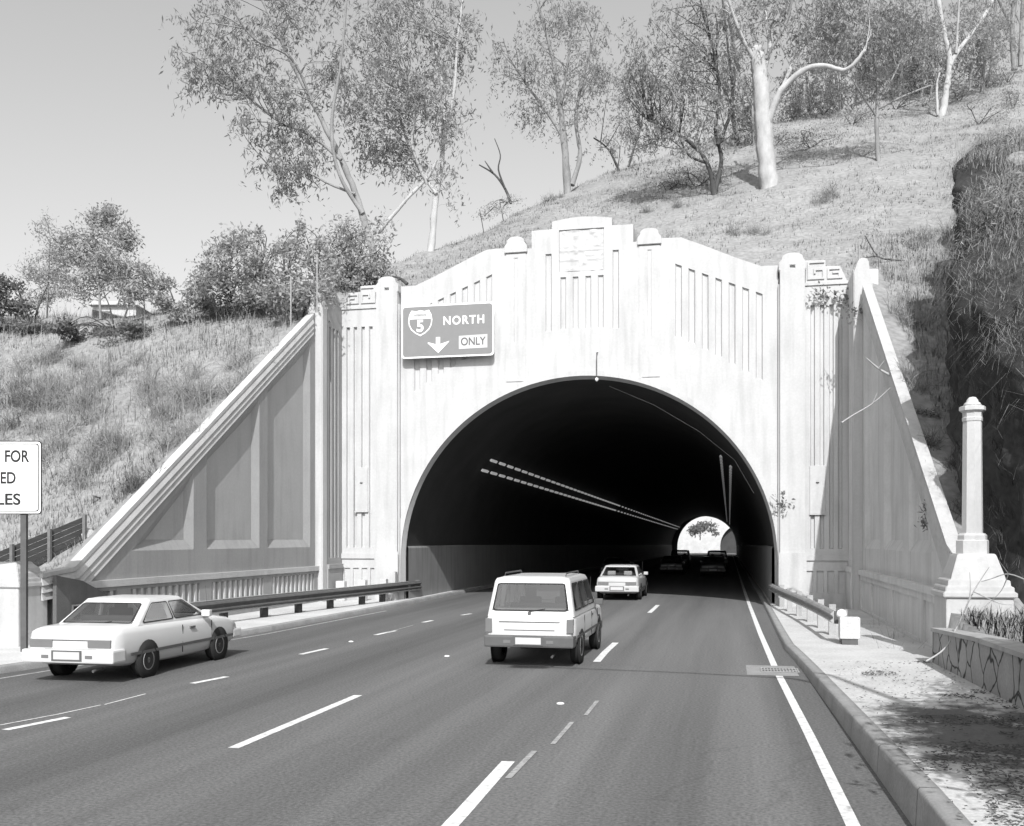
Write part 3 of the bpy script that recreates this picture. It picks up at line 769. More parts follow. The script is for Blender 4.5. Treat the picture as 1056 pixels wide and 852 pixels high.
# tunnel lamps
def lamps():
    yl = list(np.arange(7.0, 60, 1.75)) + list(np.arange(60, 184, 3.1))
    for sg, nm in ((-1, 'left'), (1, 'right')):
        for (x, z, row) in ((5.05,6.02,'upper'), (5.46,5.58,'lower')):
            me = MB().bbox(-.06, -.55, -.04, .06, .55, .04, .015).mesh('tunnel_lamp')
            me.materials.append(M['fluor'] if sg < 0 else M['fluor_r'])
            for y in yl:
                if sg > 0 and y > 130: continue
                o = bpy.data.objects.new('tunnel_lamp', me); COL.objects.link(o)
                o.location = (sg*x, y, z + zf(y)); o.rotation_euler = (0, sg*R(48), 0)
                tag(o, f'tunnel lamp in the {row} row along the {nm} side of the vault', 'lamp', f'{row} row of tunnel lamps on the {nm} side')
lamps()

# ------------------------------------------------------------------ overhead guide sign
def poly_obj(name, pts, th, m, parent, y):
    """flat plate in the sign plane: pts in (x,z), front face at y - th"""
    return MB().prism(pts, y-th, y).build(name, m, parent)
def rrect(x0, z0, x1, z1, r, n=5):
    out = []
    for cx, cz, a0 in ((x1-r,z0+r,-90),(x1-r,z1-r,0),(x0+r,z1-r,90),(x0+r,z0+r,180)):
        for k in range(n+1):
            a = R(a0 + 90*k/n); out.append((cx+r*math.cos(a), cz+r*math.sin(a)))
    return out
def put_text(body, size, m, parent, x, y, z, bold=.02, spacing=1.0, sx=1.0, name='lettering'):
    me = text_mesh(body, size, bold, .003, spacing)
    o = link(name, me, m, parent); o.location = (x, y, z); o.rotation_euler = (R(90), 0, 0); o.scale = (sx, 1, 1)
    return o
sg_ = empty('guide_sign', (-5.135, -.34, 9.46), 0, 'rectangular interstate 5 north guide sign fixed to the white portal', 'road sign')
k = 1/218.0
def SX(cx): return (cx-467)*k
def SZ(cy): return (545-cy)*k
poly_obj('border', rrect(-1.84, -.02, 1.84, 2.02, .14), .03, M['white'], sg_, 0)
poly_obj('face', rrect(-1.775, .045, 1.775, 1.955, .11), .006, M['sign_g'], sg_, -.031)
def shield(w, h, x, z):
    pts = [(-.36,.5),(-.18,.46),(0,.5),(.18,.46),(.36,.5),(.46,.33),(.5,.12),(.47,-.08),(.38,-.25),(.2,-.40),(0,-.5),(-.2,-.40),(-.38,-.25),(-.47,-.08),(-.5,.12),(-.46,.33)]
    return [(x+a*w, z+b*h) for a, b in pts]
shx, shz = SX(233), SZ(257)
poly_obj('shield', shield(.97, 1.0, shx, shz), .006, M['white'], sg_, -.038)
sh_in = shield(.88, .90, shx, shz)
band = [(a, b) for a, b in sh_in if b > shz+.20]; band_pts = [(shx-.415,shz+.20),(shx+.415,shz+.20),(shx+.36,shz+.32)] + [(shx+.31,shz+.43),(shx+.16,shz+.40),(shx,shz+.43),(shx-.16,shz+.40),(shx-.31,shz+.43)] + [(shx-.36,shz+.32)]
poly_obj('shield_band', band_pts, .004, M['sign_y'], sg_, -.0445)
low_pts = [(shx-.43,shz+.17)] + [(a, b) for a, b in sh_in[7:14]] + [(shx-.445,shz+.10),(shx-.43,shz+.17)][:1]
low_pts = [(shx-.43,shz+.16),(shx-.44,shz+.05)] + [(shx-.41,shz-.07),(shx-.33,shz-.22),(shx-.18,shz-.35),(shx,shz-.44),(shx+.18,shz-.35),(shx+.33,shz-.22),(shx+.41,shz-.07)] + [(shx+.44,shz+.05),(shx+.43,shz+.16)]
poly_obj('shield_field', low_pts, .004, M['sign_g'], sg_, -.0445)
put_text('5', .62, M['white'], sg_, shx, -.052, shz-.13, .03, 1, 1.0, 'route_number')
put_text('NORTH', .45, M['white'], sg_, SX(610), -.041, SZ(250), .022, 1.22, .92)
put_text('INTERSTATE', .085, M['sign_g'], sg_, shx, -.052, shz+.30, .004, 1.0, 1.0)
ar = [(372,380),(405,380),(405,432),(485,415),(390,512),(300,428),(372,432)]
ar = [(370,380),(406,380),(406,440),(486,415),(480,425),(390,512),(298,428),(302,420),(370,440)]
poly_obj('arrow', [(SX(a), SZ(b)) for a, b in ar], .006, M['white'], sg_, -.038)
poly_obj('only_panel', [(SX(a), SZ(b)) for a, b in ((568,488),(812,484),(812,372),(568,378))], .006, M['sign_y'], sg_, -.038)
put_text('ONLY', .42, M['bumper'], sg_, SX(690), -.048, SZ(430), .008, 1.0, .86)
br = MB()
for x in (-1.4, -.5, .5, 1.4): br.box(x-.04, .002, .1, x+.04, .335, 1.9)
br.build('bracket', M['steel_d'], sg_)

# ------------------------------------------------------------------ roadside sign at the left edge
pb = G(25, 672, .13)
rs = empty('roadside_sign', (pb[0], pb[1], .13), TH, 'white rectangular notice with black lettering on a dark wooden post', 'road sign')
sc_ = math.hypot(pb[0]-CAM[0], pb[1]-CAM[1]) * math.cos(math.atan2(25-528, F_PX)) / F_PX  # metres per pixel at the post
def RX(px): return (px-25+2.4)*sc_
def RZ(py): return CAM[2] - (py-HY)*sc_ - .13
MB().box(-.06, -.045, -.4, .06, .045, RZ(460)).build('post', M['steel_d'], rs)
poly_obj('border', rrect(RX(-46), RZ(530.5), RX(42), RZ(455), .07), .012, M['black'], rs, -.05)
poly_obj('face', rrect(RX(-45), RZ(529.5), RX(41), RZ(456), .06), .004, M['white'], rs, -.0625)
poly_obj('face_line', rrect(RX(-43.2), RZ(527.7), RX(39.2), RZ(457.8), .05), .001, M['black'], rs, -.067)
poly_obj('face_field', rrect(RX(-42.2), RZ(526.7), RX(38.2), RZ(458.8), .045), .001, M['white'], rs, -.0685)
for body, x0, x1, y0, y1 in (('FOR',4.5,29.5,464.5,477),('ED',0,15.5,487,499),('LES',-4,20.5,509,521)):
    me = text_mesh(body, 1.0, .022, .002)
    co = np.array([v.co[:] for v in me.vertices]); mn, mx = co.min(0), co.max(0)
    o = link('lettering', me, M['black'], rs); o.rotation_euler = (R(90), 0, 0)
    sx = (x1-x0)*sc_/(mx[0]-mn[0]); sz = (y1-y0)*sc_/(mx[1]-mn[1])
    o.scale = (sx, sz, 1); o.location = (RX(x0)-mn[0]*sx, -.0722, RZ(y1)-mn[1]*sz)

# ------------------------------------------------------------------ guard rails
def wbeam(path, name, parent, m, sgn):
    """W profile swept along path of (x,y,z centre); sgn = side that faces traffic"""
    prof = [(-.02,-.155),(.03,-.12),(.065,-.075),(.01,-.03),(0,0),(.01,.03),(.065,.075),(.03,.12),(-.02,.155)]
    th = .006
    vs, fs = [], []
    n = len(prof); npth = len(path)
    for i, p in enumerate(path):
        a = np.array(path[max(i-1,0)][:2]); b = np.array(path[min(i+1,npth-1)][:2]); t = (b-a)/np.linalg.norm(b-a); nn = np.array([t[1], -t[0]])*sgn
        for q in (0, th):
            for (d, h) in prof: vs.append((p[0]+nn[0]*(d-q), p[1]+nn[1]*(d-q), p[2]+h))
        if i:
            for q in range(2):
                for k2 in range(n-1):
                    A = (i-1)*2*n+q*n+k2; B = i*2*n+q*n+k2; fs.append((A, A+1, B+1, B))
            for k2 in (0, n-1): fs.append(((i-1)*2*n+k2, (i-1)*2*n+n+k2, i*2*n+n+k2, i*2*n+k2))
    fs.append(tuple(range(n)) + tuple(range(2*n-1, n-1, -1)))
    e = (npth-1)*2*n; fs.append(tuple(e+k2 for k2 in range(n)) + tuple(e+k2 for k2 in range(2*n-1, n-1, -1)))
    MB().add(vs, fs).build(name, m, parent)
gr = empty('guard_rail', (7.7, -8, .12), 0, 'steel guard rail with pale posts on the right verge', 'guard rail')
pts = [(7.86,-13.3),(7.80,-11.4),(7.70,-9.4),(7.58,-7.4),(7.42,-5.3),(7.26,-3.2),(7.12,-1.0),(7.02,1.2)]
wbeam([(x-7.7-.14, y+8, .58) for x, y in pts], 'beam', gr, M['steel'], -1)
for x, y in pts[:-1]:
    MB().box(x-7.7+.0, y+8-.08, -.3, x-7.7+.16, y+8+.08, .76).build('post', M['conc'], gr)
    MB().box(x-7.7-.115, y+8-.06, .44, x-7.7-.002, y+8+.06, .72).build('spacer', M['steel_d'], gr)
gl = empty('guard_rail', (-7.6, -6, .13), 0, 'dark steel guard rail with wooden posts beside the left walkway', 'guard rail')
pts = [(-8.75,-15.5),(-8.62,-13.4),(-8.5,-11.4),(-8.3,-9.3),(-8.05,-7.4),(-7.8,-5.4),(-7.5,-3.2),(-7.3,-1.6),(-7.1,.3),(-6.98,1.6)]
wbeam([(x+7.6+.16, y+6, .50) for x, y in pts], 'beam', gl, M['steel_d'], 1)
MB().tube([(x+7.6+.10, y+6, .672) for x, y in pts], .022, 6).build('top_edge', M['steel'], gl)
MB().tube([(x+7.6+.165, y+6, .335) for x, y in pts], .03, 6).build('lower_edge', M['steel'], gl)
for x, y in pts[:-1]:
    MB().box(x+7.6-.10, y+6-.1, -.3, x+7.6+.08, y+6+.1, .64).build('post', M['wood_d'], gl)
eb = empty('rail_end_marker', (8.02, -13.75, .13), 0, 'pale box shaped end marker with a dark foot at the right rail end', 'rail end')
MB().bbox(-.22,-.16,.14,.22,.16,.62,.03).build('box', M['conc_pale'], eb)
MB().box(-.17,-.13,-.05,.17,.13,.139).build('foot', M['steel_d'], eb)
MB().lathe([(.10,0),(.115,.05),(.09,.13),(.02,.17)], (-.16,.05,.62), 10).build('cap', M['white'], eb)

# pale bags and boxes left on the ground behind the left rail
for i, (px, py, w, h, lab) in enumerate([(352,612,.35,.75,'upright pale box behind the left rail nearest the camera'),(374,606,.3,.8,'pale box second behind the left rail'),(396,600,.25,.85,'pale post standing behind the left rail near the arch'),(406,593,.22,1.1,'tall white utility post at the left foot of the arch')]):
    p = FY(px, 620, -1.2 if i < 3 else -.6)
    b_ = MB().bbox(-w/2,-.14,0,w/2,.14,h,.02)
    o = b_.build('utility_box', M['paint'] if i == 3 else M['conc_pale']); o.location = (p[0], p[1], .13); tag(o, lab, 'utility box', 'utility boxes at the foot of the left end block')

# fittings on the portal
for (px, py, lab) in [(373,502,'white inspection panel with a small hole on the left end block'),(843,502,'white inspection panel with a small hole on the right end block')]:
    p = FY(px, py, -.17)
    t = empty('inspection_panel', (p[0], -.162, p[2]), 0, lab, 'panel', 'inspection panels on the end blocks')
    MB().bbox(-.26,-.04,-.95,.26,.0,.75,.012).build('plate', M['paint'], t)
    MB().box(-.28,-.07,-1.0,.28,-.002,-.951).build('lip', M['paint'], t)
    MB().lathe([(.06,0),(.06,.012)], (0,-.042,.15), 12).build('hole', M['black'], t).rotation_euler = (0,0,0)
t = empty('hanging_lamp', (.6, -.3, 8.7), 0, 'thin rod with a small bulb hanging at the crown of the arch', 'lamp')
MB().tube([(0,.3,.75),(0,0,.7),(0,0,-.25)], .018, 6).build('rod', M['steel_d'], t)
MB().lathe([(.02,.06),(.06,.02),(.065,-.03),(.03,-.08),(.005,-.09)], (0,0,-.29), 12).build('bulb', M['white'], t)
tag(MB().tube([(.9,1.1,8.35),(2.6,1.25,7.6),(4.3,1.3,6.55),(5.6,1.3,5.45),(6.3,1.3,4.2)], .009, 5).build('cable', M['steel']), 'thin pale cable slung across the right of the arch', 'cable')

# ------------------------------------------------------------------ retaining walls and fences
rw = empty('retaining_wall', (9.05, -24, 0), 0, 'low crazy paved retaining wall along the right verge', 'wall')
prof = [(0,-.3),(.34,-.3),(.34,.95),(0,.95)]
V = MB().prism([(-16+0,-.3),(6.35,-.3),(6.35,.80),(3,.95),(-16,1.25)], -.02, .34, 'yz').build('wall_face', M['crazy'], rw)
MB().prism([(-16,1.253),(3,.953),(6.35,.803),(6.35,.87),(3,1.02),(-16,1.32)], -.05, .37, 'yz').build('coping', M['conc'], rw)
lw = empty('retaining_wall', (-10.5, -24, 0), 0, 'low crazy paved retaining wall behind the roadside notice', 'wall')
MB().prism([(-14,-.3),(6.05,-.3),(6.05,1.12),(-14,1.12)], -.32, .05, 'yz').build('wall_face', M['crazy'], lw)
MB().prism([(-14,1.123),(6.05,1.123),(6.05,1.22),(-14,1.22)], -.36, .09, 'yz').build('coping', M['conc_pale'], lw)
bf = empty('board_fence', (-11.2, -15.2, 2), 0, 'dark boarded fence stepping up the slope behind the left pier', 'fence')
A0, A1 = np.array([-12.3,-16.6]), np.array([-10.75,-14.45])
def fpt(t, z): p = A0 + (A1-A0)*t; return (p[0]+11.2, p[1]+15.2, z-2)
for k2 in range(6):
    z0 = lambda t: 1.0 + 1.2*t; z1 = lambda t: 1.92 + 1.16*t
    a, b = k2/6.0, (k2+1)/6.0 - .02
    vs = [fpt(0, z0(0)+(z1(0)-z0(0))*a), fpt(1, z0(1)+(z1(1)-z0(1))*a), fpt(1, z0(1)+(z1(1)-z0(1))*b), fpt(0, z0(0)+(z1(0)-z0(0))*b)]
    nn = np.array([(A1-A0)[1], -(A1-A0)[0], 0]); nn = nn/np.linalg.norm(nn)*.05
    vs2 = [tuple(np.array(v)-nn*(1 if k2 % 2 else 1.35)) for v in vs]
    MB().frustum(vs, vs2).build('board', M['wood_d'], bf)
for tt in (.0, .33, .66, .98):
    x, y, _ = fpt(tt, 0); MB().box(x+.02, y-.04, -1.4+1.2*tt, x+.10, y+.04, -.02+1.16*tt).build('post', M['wood'], bf)
# bent pipe frame on the slope by the wing wall
pf = empty('pipe_frame', (-10.4, -12.6, 3.6), 0, 'thin bent pipe frame on the slope behind the left cornice', 'pipe')
pa = [FY(97,543,-12.6), FY(97,512,-12.7), FY(123,518,-11.6), FY(122,530,-11.6)]
MB().tube([p-np.array([-10.4,-12.6,3.6]) for p in pa], .035, 6).build('pipe', M['steel_d'], pf)
for (px, py, r, lab) in [(88,553,.26,'rounded white stone at the end of the boarded fence'),(12,600,.18,'pale stone at the top of the left retaining wall'),(885,152,.18,'tiny white stone high on the right slope')]:
    p, tt = hit(px, py)
    bm = bmesh.new(); bmesh.ops.create_icosphere(bm, subdivisions=3, radius=r)
    for v in bm.verts: v.co *= 1 + .25*float(fbm(np.array(v.co.x*4+px), np.array(v.co.y*4+v.co.z*5), 2, 5)); v.co.z *= .8
    o = MB().from_bm(bm, True).build('stone', M['paint']); o.location = p; tag(o, lab, 'stone')

# street lamp just right of the view: its arm throws the thin shadow across the lanes
sl = empty('street_lamp', (9.0, -29.3, .2), 0, 'tall steel street lamp whose arm shadow crosses the road', 'street lamp')
MB().tube([(0,0,-.5),(0,0,4),(0,0,8.6),(-.4,0,9.2)], [.11,.09,.06,.05], 8).build('pole', M['steel'], sl)
MB().tube([(-.35,0,9.18),(-2.2,0.15,9.36),(-4.9,.35,9.4)], [.045,.035,.03], 8).build('arm', M['steel'], sl)
MB().bbox(-5.6,.2,9.30,-4.85,.5,9.46,.06).build('head', M['steel'], sl)

# ------------------------------------------------------------------ vehicles
def vehicle(name, label, cat, loc, rz, paint, kind, group=None, detail=True, headrests=False):
    v = empty(name, loc, rz, label, cat, group)
    wag = kind == 'wagon'
    if wag:
        st = [(-2.30,.80,.50,.98),(-2.26,.865,.44,1.04),(-2.0,.885,.38,1.06),(-1.0,.89,.34,1.06),(0,.89,.34,1.05),(1.05,.89,.34,1.04),(1.25,.885,.34,1.03),(1.9,.87,.36,1.00),(2.2,.84,.42,.96),(2.28,.78,.50,.90)]
        Lz, yr0, yf0, w0 = 1.045, -2.22, 1.12, .855
        Uz, yr1, yf1, w1 = 1.66, -2.06, .42, .755
        wb, wr, roof = (-1.38, 1.34), .36, 1.76
    else:
        st = [(-2.32,.76,.46,.84),(-2.28,.82,.36,.92),(-2.0,.855,.28,.955),(-1.3,.87,.22,.97),(0,.875,.21,.95),(1.0,.87,.21,.93),(1.3,.865,.22,.92),(1.9,.85,.26,.84),(2.2,.81,.34,.74),(2.28,.74,.44,.66)]
        Lz, yr0, yf0, w0 = .945, -1.62, 1.10, .80
        Uz, yr1, yf1, w1 = 1.33, -1.02, .28, .66
        wb, wr, roof = (-1.33, 1.32), .31, 1.41
    vs, fs = [], []
    for (y, w, zb, zt) in st:
        h = zt - zb
        hp = [(.80*w,zb),(.96*w,zb+.10*h),(w,zb+.35*h),(w*1.005,zb+.58*h),(w*.985,zb+.80*h),(w*.95,zb+.93*h),(w*.86,zt),(w*.45,zt+.018)]
        ring = hp + [(-a, b) for a, b in reversed(hp)]
        vs += [(a, y, b) for a, b in ring]
    n = 16
    for i in range(len(st)-1):
        for k2 in range(n): fs.append((i*n+k2, i*n+(k2+1)%n, (i+1)*n+(k2+1)%n, (i+1)*n+k2))
    fs += [tuple(range(n)), tuple((len(st)-1)*n+k2 for k2 in range(n-1,-1,-1))]
    link('body', bevelled(MB().add(vs, fs, True).mesh('body'), .02, 2, 50), paint, v)
    def outline(z, yr, yf, w, r=.10):
        return [(x, y, z) for x, y in rrect(-w, yr, w, yf, r, 3)]
    def lv(t): return (Lz+(Uz-Lz)*t, yr0+(yr1-yr0)*t, yf0+(yf1-yf0)*t, w0+(w1-w0)*t)
    L = [outline(Lz-.06, yr0-.01, yf0+.01, w0+.01), outline(*lv(0)), outline(*lv(1)),
         outline(Uz+(roof-Uz)*.6, yr1+.05, yf1-.07, w1-.03), outline(roof-.01, yr1+.2, yf1-.22, w1-.14), outline(roof, yr1+.45, yf1-.45, w1-.32)]
    m_ = len(L[0]); vs = [p for q in L for p in q]; fs = []
    for i in range(len(L)-1):
        for k2 in range(m_): fs.append((i*m_+k2, i*m_+(k2+1)%m_, (i+1)*m_+(k2+1)%m_, (i+1)*m_+k2))
    fs += [tuple(range(m_-1,-1,-1)), tuple((len(L)-1)*m_+k2 for k2 in range(m_))]
    cabin_solid = MB().add(vs, fs)
    def pane(nm, P, nrm, off=.008, mt=None):
        nv = Vector(nrm).normalized(); A, B, C_, D = [Vector(p) for p in P]
        wq, hq = ((B-A).length + (C_-D).length)/2, ((D-A).length + (C_-B).length)/2
        def ring_(grow, r, o_):
            out = []
            for (u, t_) in rrect(-grow, -grow, wq+grow, hq+grow, r, 4):
                u /= wq; t_ /= hq
                out.append((A*(1-u)+B*u)*(1-t_) + (D*(1-u)+C_*u)*t_ + nv*o_)
            return out
        gl = MB().add([tuple(p) for p in ring_(0, .045, off)], [tuple(range(len(ring_(0, .045, off))))]).build(nm, mt or M['glass_t'], v)
        r1, r0_ = ring_(.018, .06, off+.002), ring_(-.008, .04, off+.002)
        n_ = len(r1)
        MB().add([tuple(p) for p in r1 + r0_], [(i, (i+1) % n_, n_+(i+1) % n_, n_+i) for i in range(n_)]).build('window_rubber', M['tyre'], v)
        return gl
    t0, t1 = .10, .92
    z0, ya, yb, wa = lv(t0); z1, yc, yd, wc = lv(t1)
    f0, f1 = (.86, .86)
    sl_r = (0, -(Uz-Lz), (yr1-yr0) * 1.0); sl_f = (0, (Uz-Lz), (yf0-yf1))
    pane('rear_window', [(-wa*f0,ya,z0),(wa*f0,ya,z0),(wc*f1,yc,z1),(-wc*f1,yc,z1)], sl_r)
    pane('windscreen', [(-wa*f0,yb,z0),(wa*f0,yb,z0),(wc*f1,yd,z1),(-wc*f1,yd,z1)], sl_f)
    nspl = 3 if wag else 2
    tunnelcut = MB().prism([(-wa*.90, z0-.01), (wa*.90, z0-.01), (wc*.88, z1+.005), (-wc*.88, z1+.005)], -3.2, 3.2, 'xz')
    for sg in (-1, 1):
        for q in range(nspl):
            a, b = (q+.0)/nspl, (q+1)/nspl
            ia = .13 if wag else .30
            lo0, lo1 = ya+.16, yb-.22; hi0, hi1 = yc+.12, yd-.10
            g_ = .035
            P = [(sg*wa, lo0+(lo1-lo0)*a+g_, z0), (sg*wa, lo0+(lo1-lo0)*b-g_, z0), (sg*wc, hi0+(hi1-hi0)*b-g_, z1), (sg*wc, hi0+(hi1-hi0)*a+g_, z1)]
            pane('side_window', P, (sg*(Uz-Lz), 0, (w0-w1)))
            if sg > 0: tunnelcut.prism([(P[0][1]+.03, z0+.005), (P[1][1]-.03, z0+.005), (P[2][1]-.03, z1-.015), (P[3][1]+.03, z1-.015)], -1.4, 1.4, 'yz')
    cab = boolean_cut(cabin_solid, tunnelcut)
    link('cabin', cab, paint, v)
    MB().box(-wa*.93, ya+.10, Lz-.02, wa*.93, yb-.10, Lz+.028).build('interior', M['tyre'], v)
    for sg in (-1, 1):
        seat = MB().bbox(sg*.38-.23, -.28, Lz-.05, sg*.38+.23, -.14, Lz+.22, .04).build('seat', M['bumper'], v)
        MB().bbox(sg*.38-.12, -.26, Lz+.20, sg*.38+.12, -.16, Lz+.40 if wag else Lz+.31, .03).build('headrest', M['bumper'], seat)
    MB().bbox(-.62, -1.22 if wag else -1.12, Lz-.05, .62, -1.08 if wag else -.98, Lz+.14, .04).build('seat', M['bumper'], v)
    yR = st[0][0]
    zb0, zt0 = st[0][2], st[0][3]
    if detail:
        MB().bbox(-.88,yR-.10,zb0-.10,.88,yR+.30,zb0+.13,.035).build('rear_bumper', M['bumper'] if wag else paint, v)
        MB().bbox(-.84,2.02,.38,.84,2.40,.58,.04).build('front_bumper', M['bumper'] if wag else paint, v)
        pl_ = MB().box(-.29,yR-.110,zb0-.06,.29,yR-.1005,zb0+.12).build('number_plate', M['bumper'], v)
        MB().box(-.25,yR-.114,zb0-.035,.25,yR-.1105,zb0+.095).build('plate_face', M['sign_y'], pl_)
        MB().box(-.70 if not wag else -.6, yR-.012, zt0-.10, .70 if not wag else .6, yR+.02, zt0-.085).build('trim_strip', M['bumper'], v)
        for sg in (-1, 1):
            if wag: MB().bbox(sg*.80-.065,yR-.035,zb0+.18,sg*.80+.065,yR+.09,zt0-.03,.012).build('tail_lamp', M['lamp_red'], v)
            else: MB().bbox(sg*.56-.22,yR-.02,zb0+.16,sg*.56+.22,yR+.08,zb0+.30,.012).build('tail_lamp', M['lamp_red'], v)
            MB().bbox(sg*(w0+.11)-.09,yf0-.42,Lz+.0,sg*(w0+.11)+.09,yf0-.30,Lz+.13,.02).build('mirror', paint if not wag else M['bumper'], v)
            MB().box(sg*.885,-1.9,st[3][2]+.30*(st[3][3]-st[3][2]),sg*.897,1.9,st[3][2]+.37*(st[3][3]-st[3][2])).build('side_moulding', M['bumper'], v)
            MB().box(sg*.86-.01, .15, Lz-.19, sg*.86+.035, .33, Lz-.155).build('door_handle', M['bumper'], v)
        MB().box(-.50,yR-.006,zt0-.26,.50,yR+.02,zt0-.245).build('boot_seam', M['bumper'], v)
        for sg in (-1, 1):
            for ys_ in ((-.12, 1.02) if not wag else (-.95, .12, 1.08)):
                MB().box(sg*(.868 if not wag else .888)-.004, ys_-.006, st[3][2]+.10, sg*(.868 if not wag else .888)+.008, ys_+.006, Lz-.10).build('door_seam', M['tyre'], v)
            MB().bbox(sg*.42-.07, yR-.105, zb0-.02, sg*.42+.07, yR-.098, zb0+.04, .002).build('reflector', M['lamp_red'], v)
        MB().tube([(.45,yR+.25,.24),(.45,yR-.02,.22)], .025, 8).build('exhaust', M['steel_d'], v)
        MB().tube([(-.02,ya-.03,z0-.02),(.30,ya-.0,z0+.03)], .008, 5).build('wiper', M['tyre'], v)
        MB().tube([(.72,1.15,Lz-.02),(.74,1.0,Lz+.6)], .0035, 5).build('aerial', M['steel_d'], v)
        if wag:
            for sg in (-1, 1): MB().tube([(sg*.62,-1.7,roof-.01),(sg*.62,-1.6,roof+.05),(sg*.62,-.1,roof+.05),(sg*.62,0,roof-.01)], .016, 6).build('roof_rail', M['bumper'], v)
            MB().box(-.03,yR+.01,zt0+.03,.03,yR+.045,zt0+.10).build('tailgate_handle', M['bumper'], v)
    if headrests:
        for sg in (-1, 1):
            MB().bbox(sg*.34-.17, -1.29, Lz+.05, sg*.34+.17, -1.20, Lz+.22, .04).build('rear_headrest', M['white'], v)
    for sg in (-1, 1):
        for yw in wb:
            wv = MB().lathe([(wr*.62,-.09),(wr*.93,-.10),(wr,-.06),(wr,.06),(wr*.93,.10),(wr*.62,.09)], (sg*.80,yw,wr), 24, 'x').build('wheel', M['tyre'], v)
            MB().lathe([(wr*.58,-.096),(wr*.60,-.05),(wr*.60,.05),(wr*.58,.096),(wr*.35,.075),(.05,.09)] if sg > 0 else [(.05,-.09),(wr*.35,-.075),(wr*.58,-.096),(wr*.60,-.05),(wr*.60,.05),(wr*.58,.09)], (sg*.80,yw,wr), 20, 'x').build('rim', M['rim'], wv)
            MB().lathe([(wr*1.18,-.006),(wr*1.18,.006)], (sg*.882,yw,wr*1.02), 24, 'x').build('wheel_arch', M['tyre'], v)
    return v
vehicle('boxy_wagon', 'white boxy estate wagon driving away in the middle lane', 'car', (1.62, -15.9, 0), R(0), M['car_w'], 'wagon')
vehicle('saloon_car', 'silver saloon car entering the tunnel shadow with two headrests showing', 'car', (.98, 5.4, 0), 0, M['car_g'], 'sedan', headrests=True)
vehicle('saloon_car', 'white saloon car in the left lane passing the roadside notice', 'car', (-5.75, -19.6, 0), R(1), M['car_w'], 'sedan')
for x, y, kd, lab in [(1.2,40,'sedan','dark car deep in the tunnel ahead of the silver saloon'),(4.3,36,'sedan','dark saloon in the right lane of the tunnel'),(4.4,50,'wagon','dark tall car silhouetted against the far tunnel mouth'),(-2.0,30,'sedan','dark car in the left middle lane inside the tunnel'),(1.0,57,'wagon','farthest dark wagon silhouetted in the tunnel')]:
    vehicle('saloon_car' if kd == 'sedan' else 'boxy_wagon', lab, 'car', (x, y, zf(y)), 0, M['car_d'], kd, 'dark cars inside the tunnel', y < 50)

# ------------------------------------------------------------------ plants
def leaf_mesh(name, C, L, W, droop=1.2, rng=RNG):
    """C (n,3) leaf centres -> diamond leaves"""
    n = len(C)
    d = rng.normal(size=(n,3)); d[:,2] -= droop; d /= np.linalg.norm(d, axis=1, keepdims=True)
    s = np.cross(d, rng.normal(size=(n,3))); s /= np.linalg.norm(s, axis=1, keepdims=True)
    l = (L * rng.uniform(.6, 1.4, n))[:,None]; w = (W * rng.uniform(.6, 1.3, n))[:,None]
    V = np.stack([C - d*l*.5, C + s*w*.5 - d*l*.08, C + d*l*.5, C - s*w*.5 - d*l*.08], 1).reshape(-1, 3)
    Fq = np.arange(4*n).reshape(n, 4)
    return np_mesh(name, V, Fq)
def smooth_path(pts, n=5):
    pts = [np.array(p, float) for p in pts]; out = []
    for i in range(len(pts)-1):
        p0, p1, p2, p3 = pts[max(i-1,0)], pts[i], pts[i+1], pts[min(i+2,len(pts)-1)]
        for k2 in range(n):
            t = k2/n; out.append(.5*((2*p1)+(-p0+p2)*t+(2*p0-5*p1+4*p2-p3)*t*t+(-p0+3*p1-3*p2+p3)*t**3))
    out.append(pts[-1]); return out
